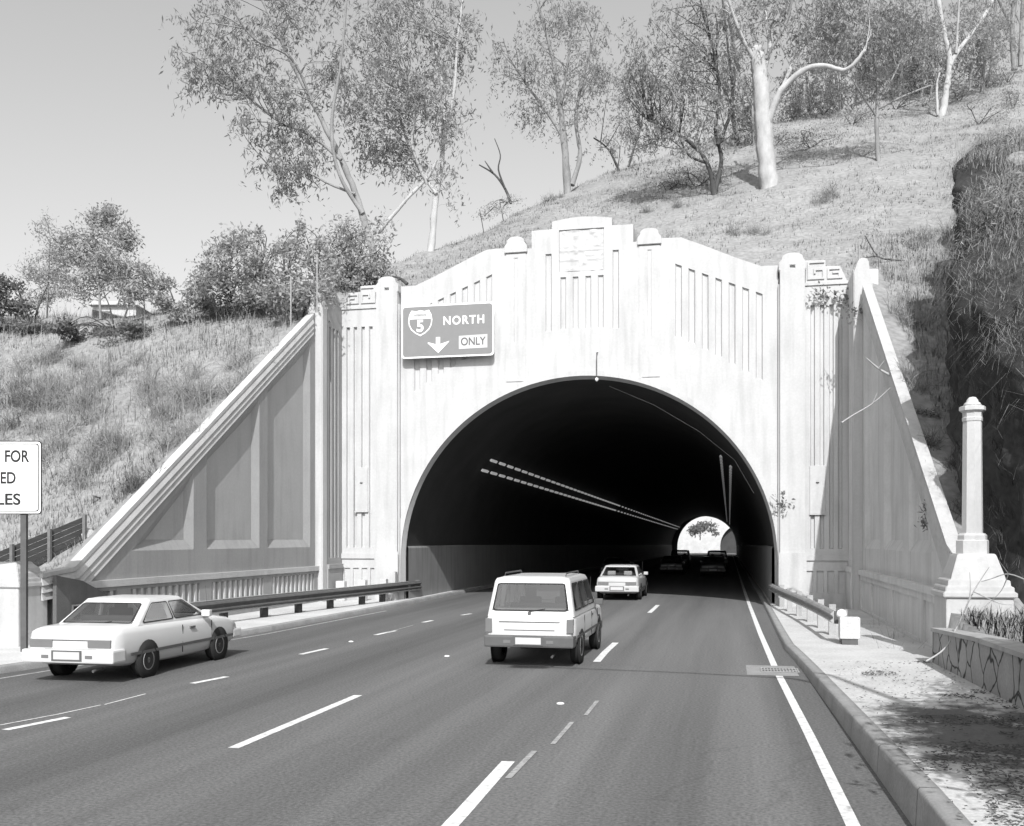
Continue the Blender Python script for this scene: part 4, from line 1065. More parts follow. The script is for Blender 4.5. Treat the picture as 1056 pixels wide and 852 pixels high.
def tree(name, label, base, limbs, clumps, leaf='leaf', bark='bark_m', L=.34, W=.10, group=None, dens=1.0, seed=0, depth=None, cat='tree', droop=1.2, tight=.30, dark_twigs=True):
    rng = np.random.default_rng(100+seed)
    dens *= 1.28
    if droop > .9: L *= .80; W *= .66; dens *= .85
    if droop <= .9: L *= .62; W *= .62; dens *= 1.25
    if depth is None:
        bx_, by_ = base
        B, dpt = hit(bx_, by_)
        while dpt > 110 and by_ < 420:          # the crest hides the foot: stand it on the crest
            by_ += 1; B, dpt = hit(bx_, by_)
    else: dpt = depth; B = AT(base[0], base[1], dpt)
    B = np.array(B)
    t = empty(name, B, 0, label, cat, group)
    mpp = dpt / F_PX
    mb = MB(); allp = []
    for li, (path, r0, r1, dz) in enumerate(limbs):
        P = []
        for i, (px, py) in enumerate(path):
            f = i/max(1, len(path)-1); q = AT(px, py, dpt + dz*f)
            if i == 0 and li == 0: q = B - np.array([0,0,.3])
            P.append(q)
        P = smooth_path(P, 6); nP = len(P)
        P = [p + rng.normal(size=3)*.035*(r0+r1)/2*mpp*(i > 0) for i, p in enumerate(P)]
        rad = [mpp*.5*(r0 + (r1-r0)*(i/(nP-1))**.8)*(1+(.03 if r0 > 10 else .08)*rng.normal()) for i in range(nP)]
        mb.tube([p-B for p in P], rad, 8 if r0 > 4 else 6)
        allp += [(p, rr) for p, rr in zip(P, rad)]
    AP = np.array([p for p, _ in allp])
    C = []
    for (cx, cy, rx, ry, n) in clumps:
        c0 = AT(cx, cy, dpt + rng.normal()*rx*mpp*.5)
        rX, rZ = rx*mpp, ry*mpp
        K = max(5, int(n/90))
        E = []
        while len(E) < K:
            u = rng.uniform(-1, 1, 3)
            if np.linalg.norm(u) < 1: E.append(c0 + u*np.array([rX, rX*.9, rZ]))
        for e in E:
            dd = np.linalg.norm(AP - e, axis=1) + 1.2*np.maximum(0, AP[:,2]-e[2]) + rng.uniform(0, .9*rX, len(AP)); j = int(np.argmin(dd)); a = AP[j]
            mid = (a+e)/2 + np.array([0,0,.12*np.linalg.norm(e-a)]) + rng.normal(size=3)*.13*np.linalg.norm(e-a)
            pth = smooth_path([a, mid, e], 4)
            mb.tube([p-B for p in pth], list(np.linspace(min(.035, .014+.009*np.linalg.norm(e-a)), .007, len(pth))), 4, cap=False)
            m = int(n*dens/K)
            if droop > .9:                        # hanging sprays
                ns_ = 7
                for k2 in range(ns_):
                    o_ = e + rng.normal(size=3)*np.array([rX, rX, rZ])*.20
                    v_ = rng.normal(size=3); v_[2] = abs(v_[2])*.3; v_ /= np.linalg.norm(v_)
                    ln = rng.uniform(.5, 1.5)*min(1.3, .12*dpt*.2)
                    tt = rng.uniform(0, 1, max(2, m//ns_))[:,None]
                    C.append(o_ + v_*ln*tt*.8 - np.array([0,0,1.0])*ln*tt*tt*1.0 + rng.normal(size=(len(tt),3))*.07)
            else:
                C.append(e + rng.normal(size=(m,3))*np.array([rX*tight, rX*tight, rZ*tight*.9]))
    mb.build('trunk', M[bark], t)
    if C:
        C = np.concatenate(C)
        o = link('crown', leaf_mesh('crown', C-B, L, W, droop, rng), M[leaf], t)
    return t
HG = 'eucalyptus trees on the hill'
tree('eucalyptus_tree', 'tall leaning eucalyptus with sparse crown left of the portal', (390,264),
     [([(390,264),(372,215),(352,165),(322,105),(296,55),(262,-20)], 9, 3, 1), ([(374,220),(350,180),(342,130),(352,60),(358,-10)], 5, 2, -1.5), ([(352,165),(320,140),(280,120),(235,80),(205,45)], 4, 1.5, 2),
      ([(322,105),(300,60),(262,40),(240,10)], 3.5, 1.5, -2), ([(366,200),(340,190),(310,175),(285,180)], 3, 1.2, 1)],
     [(205,60,26,34,900),(232,25,34,30,1200),(240,80,34,38,1400),(275,60,30,40,1100),(285,125,40,30,1500),(300,15,34,26,900),(330,50,24,40,800),(265,100,30,26,800),(320,160,34,26,1100),(275,160,24,20,500),(330,10,30,22,700),(350,100,16,34,500),(300,185,30,18,450)], 'leaf', 'bark_m', .36, .10, HG, .82, 1)
tree('eucalyptus_tree', 'dense drooping eucalyptus with pale trunk beside the leaning one', (444,246),
     [([(444,246),(449,205),(456,160),(458,105),(448,50),(425,-15)], 9, 3, 1), ([(456,150),(468,95),(472,40),(480,-20)], 5, 2, -1), ([(450,200),(430,170),(418,140),(405,90)], 4, 2, 1.5), ([(392,238),(420,205),(442,182),(450,165)], 4.5, 3, 0), ([(440,190),(425,150),(428,110),(410,60)], 4, 2, -1.5)],
     [(385,40,34,34,1500),(420,20,36,28,1500),(410,75,44,36,2300),(380,95,30,30,1200),(430,110,40,32,2100),(400,140,34,28,1300),(455,60,28,38,1200),(420,165,26,22,800),(470,25,26,26,800),(462,140,14,36,500),(478,130,12,24,250),(462,190,9,26,260),(380,150,18,18,350),(445,0,30,16,500)], 'leaf', 'bark_w', .34, .10, HG, .85, 2)
tree('eucalyptus_tree', 'rounded fine leaved eucalyptus above the middle of the portal', (586,191),
     [([(586,191),(582,150),(577,105),(570,60),(556,10)], 9, 3, 0), ([(590,191),(598,160),(594,120),(604,70),(618,20)], 6, 2, 1), ([(580,140),(560,110),(545,90),(525,60)], 4, 1.5, 1), ([(578,110),(585,70),(590,20)], 4, 1.5, -1)],
     [(540,45,30,30,1000),(575,25,36,28,1300),(610,45,28,32,1000),(560,80,36,28,1200),(600,85,34,28,1200),(530,80,20,22,450),(575,120,34,18,800),(625,80,16,26,450),(580,0,40,16,700),(545,115,18,14,260),(605,120,20,14,320)], 'leaf', 'bark_m', .30, .09, HG, .95, 3)
tree('eucalyptus_tree', 'small bushy sapling leaning at the crest right of the rounded tree', (640,172),
     [([(640,172),(628,155),(612,142)], 3, 1.2, 0), ([(648,172),(655,150),(662,130)], 3, 1.2, 0)],
     [(648,115,28,26,900),(665,140,20,18,500),(625,145,18,12,350),(640,90,22,20,450)], 'leaf', 'bark_d', .28, .09, HG, 1, 4)
tree('eucalyptus_tree', 'low spreading tree with dark twisted limbs left of the white trunk', (737,200),
     [([(737,200),(731,172),(715,150),(690,133),(668,124)], 6, 2, -1), ([(737,198),(744,165),(738,135),(742,95),(735,50),(722,5)], 5, 2, 1), ([(728,168),(710,160),(700,140)], 3, 1.5, 1), ([(740,150),(755,110),(752,60),(745,0)], 4, 2, 2)],
     [(690,100,40,34,1900),(675,55,36,34,1500),(712,35,40,32,1500),(720,80,36,34,1400),(745,125,26,30,900),(680,140,34,18,800),(720,140,30,22,900),(700,5,40,18,900),(745,50,24,34,600),(655,90,18,22,450)], 'leaf', 'bark_d', .30, .09, HG, 1, 5)
tree('eucalyptus_tree', 'big eucalyptus with a thick white broken trunk', (794,192),
     [([(794,192),(789,150),(786,105),(783,70),(780,52)], 19, 15, 0), ([(789,135),(797,112),(808,90),(830,72),(850,68),(872,72),(892,52)], 9, 3, -2), ([(784,80),(794,50),(790,20),(788,-20)], 6, 3, 1), ([(806,92),(826,50),(850,30),(880,-10)], 4.5, 2, 2), ([(781,66),(770,48),(758,20),(745,-20)], 5, 2.5, -1), ([(790,60),(812,20),(818,-15)], 3.5, 2, -2)],
     [(760,15,34,24,1000),(800,10,34,24,900),(840,15,38,28,1200),(820,45,22,20,380),(870,35,32,26,1000),(880,5,34,20,900),(765,45,18,22,350),(845,-10,40,14,600)], 'leaf', 'bark_w', .32, .10, HG, 1, 6)
tree('eucalyptus_tree', 'slim young eucalyptus with mottled stem right of the white trunk', (906,166),
     [([(906,166),(904,130),(905,95),(903,50),(910,5)], 5, 2.5, 0), ([(905,105),(918,85),(930,60)], 3, 1.2, 1), ([(904,120),(890,100),(878,80)], 2.6, 1.2, -1), ([(906,112),(930,100),(960,88)], 3, 1.5, 1)],
     [(905,55,28,30,1100),(885,75,22,20,600),(925,45,24,24,700),(905,20,30,22,800),(918,85,18,14,350)], 'leaf_d', 'bark_m', .30, .09, HG, 1, 7)
tree('eucalyptus_tree', 'pale forked eucalyptus on the upper right slope', (971,119),
     [([(971,119),(976,92),(979,62),(974,35),(966,-8)], 8, 4, 0), ([(979,68),(990,50),(1004,32),(1020,8),(1030,-15)], 6, 2.5, 1), ([(986,55),(988,20),(990,-15)], 3, 2, -1), ([(967,119),(966,90),(969,75)], 3, 2, .5)],
     [(1005,10,30,18,600),(950,25,26,24,800),(1020,25,16,14,260),(985,5,30,14,500),(945,60,20,20,500)], 'leaf', 'bark_w', .32, .09, HG, 1, 8)
for i, (bx, by, tx, r, lab, cl) in enumerate([
    (868,112,862,4,'background eucalyptus just right of the white trunk branch',[(850,75,34,34,1500),(872,50,28,28,900),(835,95,28,22,1000)]),
    (882,108,884,3,'slim background eucalyptus between the white trunk and mottled stem',[(890,85,26,26,800),(880,40,26,26,700)]),
    (928,104,930,4,'background eucalyptus behind the mottled stem',[(930,70,30,30,1200),(935,25,34,26,1000),(945,88,24,18,600)]),
    (950,100,953,3.5,'background eucalyptus left of the forked tree',[(958,50,24,28,800),(962,15,26,20,600)]),
    (762,150,755,5,'dark trunked eucalyptus behind the white trunk',[(765,100,24,26,900),(770,130,24,18,700),(755,70,24,24,500)]),
    (838,118,832,4,'shaded background tree under the long white branch',[(815,105,26,24,1300),(825,128,26,12,700),(840,100,22,20,900)]),
    (1046,70,1044,6,'eucalyptus cut by the right edge of the picture',[(1050,5,22,18,300),(1035,-5,22,12,300)]),
    (1022,78,1024,3.5,'slim background eucalyptus nearest the right edge on the ridge',[(1025,40,26,26,900),(1030,15,26,20,700),(1012,62,20,16,500)]),
    (905,100,907,3,'thin background eucalyptus directly behind the mottled stem',[(908,45,22,24,700),(900,75,20,18,600),(915,15,26,18,600)]),
    (1012,95,1016,4,'tall background eucalyptus behind the forked one on its right',[(1005,50,24,26,800),(1022,60,22,22,700),(1012,25,26,18,600)]),
    (940,97,942,3.5,'bushy background eucalyptus just left of the forked one',[(938,60,24,24,900),(945,82,24,14,700),(925,82,20,14,500)]),
    (855,114,852,3.5,'leafy background tree over the shaded undergrowth',[(858,60,28,26,1000),(845,88,26,18,800),(870,88,20,16,500)]),
    (820,122,822,3,'background tree between white trunk and its long branch',[(822,92,20,18,700),(812,112,18,10,400)]),
    (960,98,962,3,'background tree hidden behind the forked trunk',[(965,75,24,18,800),(975,45,20,20,500)]),
    (1052,66,1053,4,'leafy eucalyptus partly outside the right edge',[(1045,35,20,22,500),(1050,58,16,14,350)]),
    (778,150,776,3,'thin tree showing between dark trunk and white trunk',[(775,120,16,20,450),(772,90,16,18,350)]),
    (1000,92,1003,3,'small background tree right of the forked eucalyptus',[(1010,80,20,14,500),(998,60,16,16,260),(1022,95,20,12,400)])]):
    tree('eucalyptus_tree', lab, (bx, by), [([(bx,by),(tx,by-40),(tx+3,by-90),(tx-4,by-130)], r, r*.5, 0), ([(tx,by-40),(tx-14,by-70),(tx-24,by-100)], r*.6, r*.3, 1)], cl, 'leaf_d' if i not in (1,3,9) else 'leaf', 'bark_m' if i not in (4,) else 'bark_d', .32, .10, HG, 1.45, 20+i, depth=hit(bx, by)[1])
# left side trees and bushes
LG = 'small trees along the left ridge'
tree('ridge_tree', 'airy pale tree standing tallest on the left ridge', (104,330), [([(104,330),(102,295),(98,255),(93,220)], 3, 1.2, 0), ([(102,300),(118,275),(128,250)], 2, 1, 1), ([(100,290),(82,270),(75,245)], 2, 1, -1)],
     [(100,225,20,14,500),(85,250,22,22,700),(110,255,24,22,800),(100,285,34,22,1000),(128,245,12,16,260),(130,285,22,16,600)], 'leaf_p', 'bark_m', .32, .11, LG, 1, 31, droop=.3)
tree('ridge_tree', 'feathery soft tree at the left end of the ridge', (48,328), [([(48,328),(50,290),(52,245)], 2.5, 1, 0)],
     [(50,250,14,22,420),(42,275,20,18,600),(62,275,18,20,500),(35,300,20,16,500),(65,300,18,16,450)], 'leaf_p', 'bark_m', .30, .06, LG, 1, 32, droop=-.5)
tree('ridge_tree', 'pale low tree in front of the white house', (150,330), [([(150,330),(148,305),(146,285)], 2, 1, 0)], [(148,285,20,14,500),(165,298,16,12,380),(140,305,16,12,350)], 'leaf_p', 'bark_m', .30, .11, LG, .8, 33, droop=.3)
tree('ridge_tree', 'dark dense tree at the extreme left edge', (-4,345), [([(-4,345),(-2,310),(4,290)], 4, 2, 0)], [(5,300,16,14,500),(-5,325,22,16,900),(18,322,14,12,400)], 'leaf_d', 'bark_d', .32, .12, LG, 1, 34, droop=.3)
BG = 'bushes behind the left wing wall'
for i, (bx, by, cl, lab, lf) in enumerate([
    (245,332,[(225,283,26,22,650),(252,266,28,24,800),(245,305,36,22,1100),(208,314,22,16,500),(278,293,26,26,800),(238,255,8,12,90),(268,248,7,12,90),(215,268,7,10,80),(290,262,9,14,120)],'large laurel bush left of the wing wall top','leaf_p'),
    (308,330,[(303,262,22,26,420),(318,293,26,24,750),(295,302,24,22,650),(330,268,18,22,260),(312,232,8,14,90)],'tall bush directly behind the wing wall top','leaf_p'),
    (355,300,[(350,265,26,24,700),(372,250,26,26,700),(365,285,28,16,900),(390,275,24,16,700)],'thin scrub behind the left end block','leaf_p'),
    (185,335,[(180,318,18,12,500),(200,300,14,14,300)],'small round bush at the left foot of the laurel','leaf_p'),
    (30,338,[(20,335,20,9,500),(45,338,16,8,350)],'low dark shrub on the left crest','leaf_d'),
    (120,345,[(95,345,24,8,700),(130,342,22,7,600),(70,340,16,8,400)],'low clump of scrub under the ridge trees','leaf_d')]):
    b = (bx, by); dp = None
    tree('bush', lab, b, [([(bx,by),(bx-6,by-25),(bx-14,by-45)], 2.5, 1, 0), ([(bx+3,by),(bx+12,by-28),(bx+20,by-45)], 2.5, 1, 1)], cl, lf, 'bark_d', .30, .13, BG, 1, 50+i, cat='bush', droop=.2, depth=hit(min(bx, 330), by)[1])
# scrub on the slopes
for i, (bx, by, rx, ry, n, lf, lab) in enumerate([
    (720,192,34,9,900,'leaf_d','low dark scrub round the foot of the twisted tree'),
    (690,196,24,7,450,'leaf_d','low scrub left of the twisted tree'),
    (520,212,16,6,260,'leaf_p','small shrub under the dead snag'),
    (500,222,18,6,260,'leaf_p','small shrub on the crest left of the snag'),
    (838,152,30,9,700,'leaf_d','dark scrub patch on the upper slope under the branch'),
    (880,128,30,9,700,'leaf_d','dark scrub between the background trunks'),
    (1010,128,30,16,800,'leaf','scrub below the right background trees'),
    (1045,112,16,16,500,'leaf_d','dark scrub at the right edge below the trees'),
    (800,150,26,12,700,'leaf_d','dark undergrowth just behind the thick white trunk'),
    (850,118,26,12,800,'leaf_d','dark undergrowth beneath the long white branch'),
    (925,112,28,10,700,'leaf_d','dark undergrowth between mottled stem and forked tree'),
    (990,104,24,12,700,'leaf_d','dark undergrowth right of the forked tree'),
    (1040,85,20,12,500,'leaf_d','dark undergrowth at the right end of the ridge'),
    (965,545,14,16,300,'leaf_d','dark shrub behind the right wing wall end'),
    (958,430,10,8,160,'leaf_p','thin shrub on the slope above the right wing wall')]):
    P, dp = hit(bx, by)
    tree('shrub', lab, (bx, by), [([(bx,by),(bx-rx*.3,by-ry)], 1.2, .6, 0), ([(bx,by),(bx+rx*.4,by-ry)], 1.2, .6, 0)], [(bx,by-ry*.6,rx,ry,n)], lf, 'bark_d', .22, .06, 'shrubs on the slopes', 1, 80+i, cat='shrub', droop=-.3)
def dry_shrub(px, py, hgt, n, m, label, seed):
    rng = np.random.default_rng(seed); P, dp = hit(px, py)
    a = rng.uniform(0, 2*math.pi, n); sp = rng.uniform(.15, 1.0, n)
    d = np.stack([np.cos(a)*sp, np.sin(a)*sp, np.ones(n)], 1); d /= np.linalg.norm(d, axis=1, keepdims=True)
    n = int(n*1.7); a = rng.uniform(0, 2*math.pi, n); sp = rng.uniform(.1, 1.5, n)**1.2
    d = np.stack([np.cos(a)*sp, np.sin(a)*sp, np.ones(n)], 1); d /= np.linalg.norm(d, axis=1, keepdims=True)
    L_ = hgt*1.15*rng.uniform(.25, 1.15, n)[:,None]*rng.uniform(.5, 1, n)[:,None]
    ctr = rng.normal(size=(5,2))*np.array([.85,.45])*hgt
    o0 = np.concatenate([ctr[rng.integers(0, 5, n)] + rng.normal(size=(n,2))*.16*hgt, np.zeros((n,1))], 1)
    o0[:,2] = H(P[0]+o0[:,0], P[1]+o0[:,1]) - P[2] - .03
    side = np.cross(d, rng.normal(size=(n,3))); side /= np.linalg.norm(side, axis=1, keepdims=True)
    bend = side*rng.normal(size=(n,1))*.25*L_ - np.array([0,0,1.0])*np.minimum(sp[:,None]**2, 1)*.30*L_
    p0 = o0; p1 = o0+d*L_*.5; p2 = o0+d*L_+bend; w = .0075*rng.uniform(.6, 1.3, n)[:,None]
    s2 = np.cross(d, rng.normal(size=(n,3))); s2 /= np.linalg.norm(s2, axis=1, keepdims=True)
    # a side twig on every stem
    q = p1 + (p2-p1)*.3; e = rng.normal(size=(n,3)); e[:,2] = np.abs(e[:,2]); e /= np.linalg.norm(e, axis=1, keepdims=True); r = q + e*L_*.38
    V = np.stack([p0-s2*w, p0+s2*w, p1+s2*w*.8, p1-s2*w*.8, p1-s2*w*.8, p1+s2*w*.8, p2+s2*w*.3, p2-s2*w*.3, q-s2*w*.6, q+s2*w*.6, r+s2*w*.2, r-s2*w*.2], 1).reshape(-1, 3)
    me = np_mesh('dry_shrub', V, np.arange(12*n).reshape(-1, 4))
    o = link('dry_shrub', me, M[m]); o.location = P; tag(o, label, 'shrub', 'dry twiggy shrubs on the slopes')
for i, (px, py, h_, n_, m_, lab) in enumerate([
    (40,455,1.3,420,'blade','pale feathery dry shrub just above the roadside notice'),(105,430,1.5,520,'blade_t','large tangled dry shrub in the middle of the left slope'),
    (160,420,1.3,460,'blade_t','grey tangled dry shrub right of the largest one'),(20,425,1.2,380,'blade_d','dark dry shrub at the left edge above the notice'),
    (75,405,1.1,360,'blade','light dry shrub above the largest one'),(200,405,1.1,360,'blade','light dry shrub high on the left slope near the laurel'),
    (130,470,1.2,380,'blade_t','dry shrub low on the left slope below the largest one'),(80,492,.9,300,'blade_t','small dry shrub beside the notice'),
    (180,455,1.0,320,'blade','fine pale dry shrub near the left cornice'),(230,385,.9,300,'blade_t','small dry shrub nearest the cornice top'),
    (55,378,1.0,320,'blade_t','dry shrub under the left ridge scrub'),(120,385,.9,300,'blade','pale dry shrub under the pale house'),
    (150,500,.8,260,'blade_d','dark little shrub above the bent pipe frame'),(10,395,1.0,300,'blade_t','dry shrub at the left edge below the dark tree'),
    (940,395,.8,240,'blade_t','dry shrub on the slope left of the cut bank'),(955,470,.7,240,'blade_d','dark dry shrub above the white column'),
    (930,330,.8,240,'blade','pale dry shrub right of the wing wall top'),(960,250,.9,260,'blade','pale dry shrub below the fallen branch'),
    (975,545,.7,260,'blade_d','dark dry shrub beside the column shaft'),(770,240,.7,220,'blade_t','low dry shrub above the right fluted bay'),
    (860,205,.8,240,'blade_t','low dry shrub right of the white trunk foot'),(690,215,.7,220,'blade_t','low dry shrub left of the twisted tree foot'),
    (572,206,.6,200,'blade_t','low dry shrub on the crest right of the snag')]):
    dry_shrub(px, py, h_, n_, m_, lab, 500+i)
# dead snag on the skyline and dry branches
def bare(name, label, paths, depth, r, m, cat='branch'):
    B = AT(paths[0][0][0], paths[0][0][1], depth); t = empty(name, B, 0, label, cat); mpp = depth/F_PX
    mb = MB()
    for i, p in enumerate(paths):
        q = smooth_path([AT(x, y, depth + (.5*math.sin(3*i+k2))*.3) for k2, (x, y) in enumerate(p)], 4)
        rr = r*(1 if i == 0 else .65); mb.tube([a-B for a in q], list(np.linspace(rr*mpp, rr*mpp*.35, len(q))), 6)
    mb.build('limbs', M[m], t)
_, ds = hit(525, 208)
bare('dead_snag', 'bare dark dead snag forking on the skyline left of the portal crown', [[(527,210),(521,195),(510,180),(494,170)], [(521,195),(514,175),(516,160),(510,143)], [(508,178),(500,166)]], ds, 1.7, 'bark_d', 'dead tree')
_, ds = hit(905, 272)
bare('fallen_branch', 'dark fallen branch on the grass above the right wing wall', [[(938,270),(920,268),(905,264),(892,243)], [(905,264),(890,266)]], ds-.25, 1.3, 'bark_d')
_, ds = hit(450, 262)
bare('fallen_branch', 'dark curved branch beside the outer left pilaster cap', [[(420,293),(412,287),(404,285)], [(412,287),(408,292)]], 39.3, 2.0, 'bark_d')
bare('dry_branch', 'thin pale dry branch crossing the right wing wall top', [[(918,387),(906,380),(893,369)], [(906,380),(912,372)]], 27.5, 1.5, 'bark_w')
bare('dry_branch', 'long dry stem draped over the right wing wall', [[(868,436),(880,428),(900,416),(918,400)], [(900,416),(905,404)]], 27.0, .9, 'bark_w')
bare('dry_plant', 'bent dry stem growing at the foot of the column pier', [[(955,682),(975,668),(990,640),(1004,610),(1020,585)], [(990,640),(1000,615),(1000,590)], [(1004,610),(1030,622),(1045,624)]], 16.6, 1.1, 'bark_w')
bare('dry_plant', 'bare twigs reaching in over the right retaining wall', [[(1062,600),(1040,592),(1022,597),(1012,600)], [(1040,592),(1030,578)], [(1040,592),(1032,610),(1015,626)]], 16.2, .9, 'bark_m')
for (px, d0, y0, y1, lab) in [(327,35.8,308,262,'thin bare pole above the left corner pier'),(300,36,330,285,'thin bare pole behind the left cornice'),(886,35.0,275,248,'thin pale pole above the right corner pier')]:
    a, b = AT(px, y0+14, d0), AT(px, y1, d0)
    o = MB().tube([(0,0,0), tuple(b-a)], .025, 6).build('thin_pole', M['steel']); o.location = a; tag(o, lab, 'pole', 'thin poles behind the portal')
# ivy sprays hanging on the right end block
rng = np.random.default_rng(5)
for i, (px, py, n, lab) in enumerate([(848,304,70,'small leafy sprig hanging high on the right end block'),(868,308,60,'leafy sprig beside the right corner pier'),(880,322,50,'thin leafy sprig on the right corner pier front'),(805,520,40,'withered sprig clinging low beside the arch on the right')]):
    p = FY(px, py, -.40 if i != 2 else -2.3)
    t = empty('ivy_sprig', p, 0, lab, 'creeper', 'sprigs hanging on the right end block')
    C = rng.normal(size=(n,3))*np.array([.22,.05,.16]) ; C[:,1] = np.clip(C[:,1], -.12, .05)
    link('leaves', leaf_mesh('leaves', C, .13, .09, .3, rng), M['leaf_d'], t)
    MB().tube([(-.35,.1,.3),(-.1,0,.05),(.2,0,-.1)], .01, 4).build('stem', M['bark_m'], t)

# hanging dry grass and brush over the cut bank at the right
def blades(name, P, Hh, Wd, lean, m, label, kind='stuff', rng=RNG, down=False, slope_lit=True):
    n = len(P)
    a = rng.uniform(0, 2*math.pi, n); d = np.stack([np.cos(a), np.sin(a), np.zeros(n)], 1)
    s = np.stack([-np.sin(a), np.cos(a), np.zeros(n)], 1)
    h = Hh * rng.uniform(.5, 1.5, n)[:,None]; w = Wd * rng.uniform(.6, 1.4, n)[:,None]
    l = lean * rng.uniform(.1, 1.2, n)[:,None]
    up = np.array([0,0,1.0])
    mid = P + up*h*(.55 if not down else .28) + d*l*h*(.35 if not down else .5)
    tip = P + up*h*(1.0 if not down else -.6) + d*l*h*1.0
    V = np.stack([P - s*w, P + s*w, mid + s*w*.7, mid - s*w*.7, tip + s*w*.15, tip - s*w*.15], 1).reshape(-1, 3)
    i6 = np.arange(n)[:,None]*6
    Fq = np.concatenate([i6 + np.array([[0,1,2,3]]), i6 + np.array([[3,2,4,5]])])
    me = np_mesh(name, V, Fq)
    if slope_lit:
        nn = rng.normal(size=(n, 3))*.28 + np.array([0, -.45, .85]); nn /= np.linalg.norm(nn, axis=1, keepdims=True)
        me.normals_split_custom_set_from_vertices(np.repeat(nn, 6, 0).tolist())
    o = link(name, me, m); return tag(o, label, 'grass' if kind == 'stuff' else None, None, kind)
def scatter(n, x0, x1, y0, y1, per, sig, rng, keep=None):
    c = np.stack([rng.uniform(x0, x1, n), rng.uniform(y0, y1, n)], 1)
    if keep is not None: c = c[keep(c[:,0], c[:,1])]
    p = np.repeat(c, per, 0) + rng.normal(size=(len(c)*per, 2))*sig
    ok = (np.abs(p[:,0]) > 10.55) | (p[:,1] > 1.1) | (p[:,1] < -18)
    p = p[ok]
    return np.stack([p[:,0], p[:,1], H(p[:,0], p[:,1])-.02], 1)
rg = np.random.default_rng(77)
STRAW = True
dn = lambda X, Y: fbm(X*.35, Y*.35, 3, 40) + rg.uniform(-.5, .5, len(X))*.9 > -.1
P = scatter(24000, -40, -10.6, -17, 3.5, 7, .10, rg, dn)
blades('dry_grass', P, .16, .005, .7, M['blade'], 'dry pale grass covering the left slope', rng=rg)
P = scatter(2600, -34, -10.4, -16.8, 2.5, 4, .25, rg, lambda X, Y: fbm(X*.3, Y*.3, 3, 17) > -.12)
blades('tall_straw', P, .62, .0055, .9, M['blade_h'], 'tall bleached straw standing in patches on the left slope', rng=rg)
P = scatter(700, 10.3, 14, -16, 5, 4, .25, rg, lambda X, Y: X < bankx(Y))
blades('tall_straw', P, .5, .005, .9, M['blade_h'], 'tall bleached straw behind the right wing wall', rng=rg)
P = scatter(3500, 10.6, 15.5, -17, 6, 7, .10, rg, lambda X, Y: X < bankx(Y)+.3)
blades('dry_grass', P, .16, .005, .7, M['blade'], 'dry pale grass on the slope behind the right wing wall', rng=rg)
P = scatter(20000, -14, 34, 1.2, 52, 6, .14, rg, dn)
blades('dry_grass', P, .16, .009, 1.0, M['blade'], 'dry pale grass on the hill above the portal', rng=rg)
P = scatter(250, -38, -11, -17, 3, 12, .18, rg, lambda X, Y: fbm(X*.22, Y*.22, 3, 60) > .12)
blades('dry_brush', P, .20, .004, 1.2, M['blade_d'], 'darker dry brush in patches on the left slope', rng=rg)
P = scatter(800, -12, 34, 2, 52, 12, .2, rg, lambda X, Y: fbm(X*.2, Y*.2, 3, 90) > .14)
blades('dry_brush', P, .18, .006, 1.2, M['blade_d'], 'darker dry brush in patches on the hill above the portal', rng=rg)
def bank_points(n, j0, j1):
    a = rg.integers(40, len(BANK)-1, n); b = rg.integers(j0, j1, n); return BANK[a, b]
c = np.concatenate([bank_points(1700, 43, 64), bank_points(260, 36, 46)]); c = c[fbm(c[:,1]*.6, c[:,2]*.6, 3, 15) > -.16]
P = np.repeat(c, 10, 0) + rg.normal(size=(len(c)*10, 3))*.16
blades('hanging_grass', P, .44, .0032, 1.9, M['blade_h'], 'long dry grass hanging over the edge of the right cut bank', rng=rg, down=True)
c = bank_points(1100, 46, 65); P = np.repeat(c, 7, 0) + rg.normal(size=(len(c)*7, 3))*np.array([.12,.12,.02])
blades('dry_grass', P, .20, .005, .9, M['blade'], 'dry pale grass on top of the right cut bank', rng=rg)
c = bank_points(260, 48, 65); P = np.repeat(c, 14, 0) + rg.normal(size=(len(c)*14, 3))*np.array([.16,.16,.02])
blades('dry_brush', P, .34, .005, 1.2, M['blade_t'], 'grey dry brush on top of the right cut bank', rng=rg)
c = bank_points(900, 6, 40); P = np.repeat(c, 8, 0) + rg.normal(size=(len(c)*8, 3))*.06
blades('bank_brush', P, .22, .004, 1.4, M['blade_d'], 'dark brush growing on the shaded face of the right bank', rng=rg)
yy = rg.uniform(-30, -17.6, 500); xx = rg.uniform(9.5, 10.8, 500)
p = np.repeat(np.stack([xx, yy], 1), 8, 0) + rg.normal(size=(4000, 2))*.1
p = p[p[:,0] > 9.45]
P = np.stack([p[:,0], p[:,1], H(p[:,0], p[:,1])-.02], 1)
blades('dry_grass', P, .22, .008, 1.0, M['blade'], 'short dry grass on top of the right retaining wall', rng=rg)
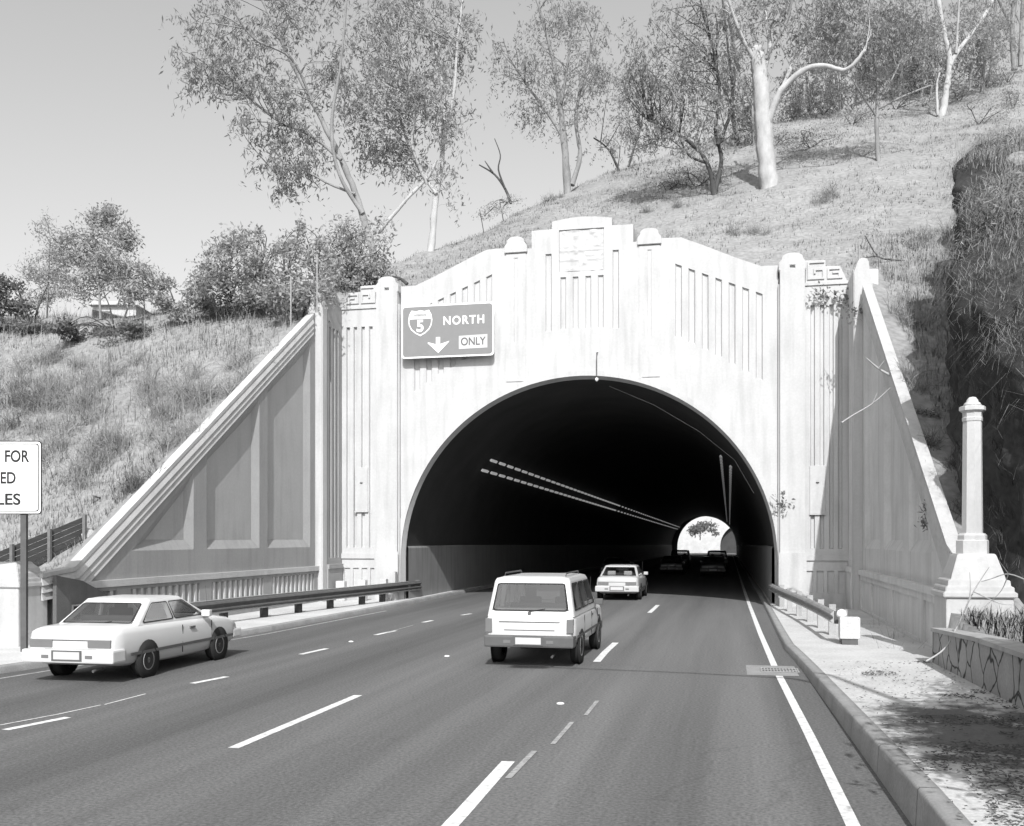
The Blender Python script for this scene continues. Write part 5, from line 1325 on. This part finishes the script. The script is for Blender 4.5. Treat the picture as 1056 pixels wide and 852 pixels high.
# overhanging bushes at the right edge, one shading the verge from just outside the picture
for i, (x, y, rr, n, lf, lab) in enumerate([(11.55,-11.6,.95,1900,'leaf_p','sunlit straggly bush hanging over the bank at the right edge'),(12.9,-5.2,.75,1100,'leaf_p','straggly bush higher on the bank edge'),(9.8,-30.9,1.5,20000,'leaf','leafy bush beside the camera that shades the verge'),(10.8,-29.7,1.5,20000,'leaf','leafy bush at the bank foot shading the verge edge')]):
    rng2 = np.random.default_rng(300+i)
    z0 = float(BANK[int(np.argmin(np.abs(BANK[:,48,1]-y))), 48, 2]) if i < 2 else .9
    if i < 2: x = float(BANK[int(np.argmin(np.abs(BANK[:,48,1]-y))), 48, 0]) + .25
    t = empty('overhanging_bush', (x, y, z0), 0, lab, 'bush', 'bushes on the right bank')
    mb = MB(); C = []
    for k2 in range(26):
        a = rng2.uniform(0, 2*math.pi); e = np.array([math.cos(a)*rr*rng2.uniform(.3,1), math.sin(a)*rr*rng2.uniform(.3,1), rr*rng2.uniform(.1,1.1) if i < 2 else rng2.uniform(2.2,6.0)])
        if i < 2: e[2] -= .9*(e[0] < -.3)*rng2.uniform(0, 1.2)
        mb.tube([p_ for p_ in smooth_path([(0,0,-.2), (e[0]*.4, e[1]*.4, e[2]*.75+.3), tuple(e)], 4)], list(np.linspace(.05 if i > 1 else .03, .008, 9)), 5, cap=False)
        C.append(e + rng2.normal(size=(n//26, 3))*rr*.24)
    mb.build('stems', M['bark_m'], t)
    link('foliage', leaf_mesh('foliage', np.concatenate(C), .17 if i < 2 else .2, .022 if i < 2 else .075, .5 if i < 2 else .2, rng2), M[lf], t)
# leaf litter on the shaded verge
n = 14000
lx = rg.uniform(7.1, 9.0, n); ly = rg.uniform(-29.5, -17.5, n)
k_ = (fbm(lx*.9, ly*.9, 4, 12) + .30*(lx-8.0) - .02*(ly+24) > .12) | (rg.uniform(0, 1, n) < .06); lx, ly = lx[k_], ly[k_]
C = np.stack([lx, ly, [kh(y)+.07*(x-7)/2.5+.03 for x, y in zip(lx, ly)]], 1)
me = leaf_mesh('leaf_litter', C, .06, .03, 0, rg)
co = np.zeros(len(me.vertices)*3, np.float32); me.vertices.foreach_get('co', co); co = co.reshape(-1, 4, 3)
cz = co[:,:,2].mean(1, keepdims=True); co[:,:,2] = cz + (co[:,:,2]-cz)*.25; me.vertices.foreach_set('co', co.ravel())
tag(link('leaf_litter', me, M['bark_d']), 'fallen leaves and twigs scattered on the right verge', 'litter', None, 'stuff')

# ------------------------------------------------------------------ things beyond the left ridge
hs = empty('house', AT(122, 322, 62), TH, 'low white house peeping over the left ridge', 'house')
MB().box(-1.6,0,-3,1.1,5,.40).build('wall', M['paint'], hs)
MB().prism([(-1.8,.403),(1.3,.403),(1.0,.62),(-1.5,.62)], -.3, 5.3).build('roof', M['conc_pale'], hs)
MB().box(-1.2,-.03,-.6,-.5,-.002,.05).build('window', M['glass'], hs)
dw = empty('dark_wall', AT(140, 330, 55), TH, 'long dark sloping wall running along the left ridge', 'wall')
p0, p1 = AT(95, 322, 56), AT(190, 341, 52); o_ = np.array(AT(140,330,55))
a, b = p0-o_, p1-o_
def rot(v): c_, s_ = math.cos(-TH), math.sin(-TH); return (v[0]*c_-v[1]*s_, v[0]*s_+v[1]*c_, v[2])
MB().frustum([rot(a+np.array([0,0,z])) for z in (-1.6,)] + [rot(b+np.array([0,0,z])) for z in (-1.2, -.12)] + [rot(a+np.array([0,0,.15]))],
             [rot(a+np.array([.1,.4,-1.6])), rot(b+np.array([.1,.4,-1.2])), rot(b+np.array([.1,.4,-.12])), rot(a+np.array([.1,.4,.15]))]).build('wall_face', M['wood_d'], dw)
MB().tube([rot(a+np.array([0,.2,.17])), rot(b+np.array([0,.2,-.10]))], .05, 5).build('coping', M['wood'], dw)

tree('distant_tree', 'small dark tree above the distant portal seen through the tunnel', (722,556), [([(722,558),(722,548),(723,541)], 1.2, .6, 0)], [(722,545,9,6,500),(715,548,7,5,300),(731,543,8,5,350),(738,548,6,4,200)], 'leaf_d', 'bark_d', 1.2, .5, None, .5, 140, depth=262, droop=.2)
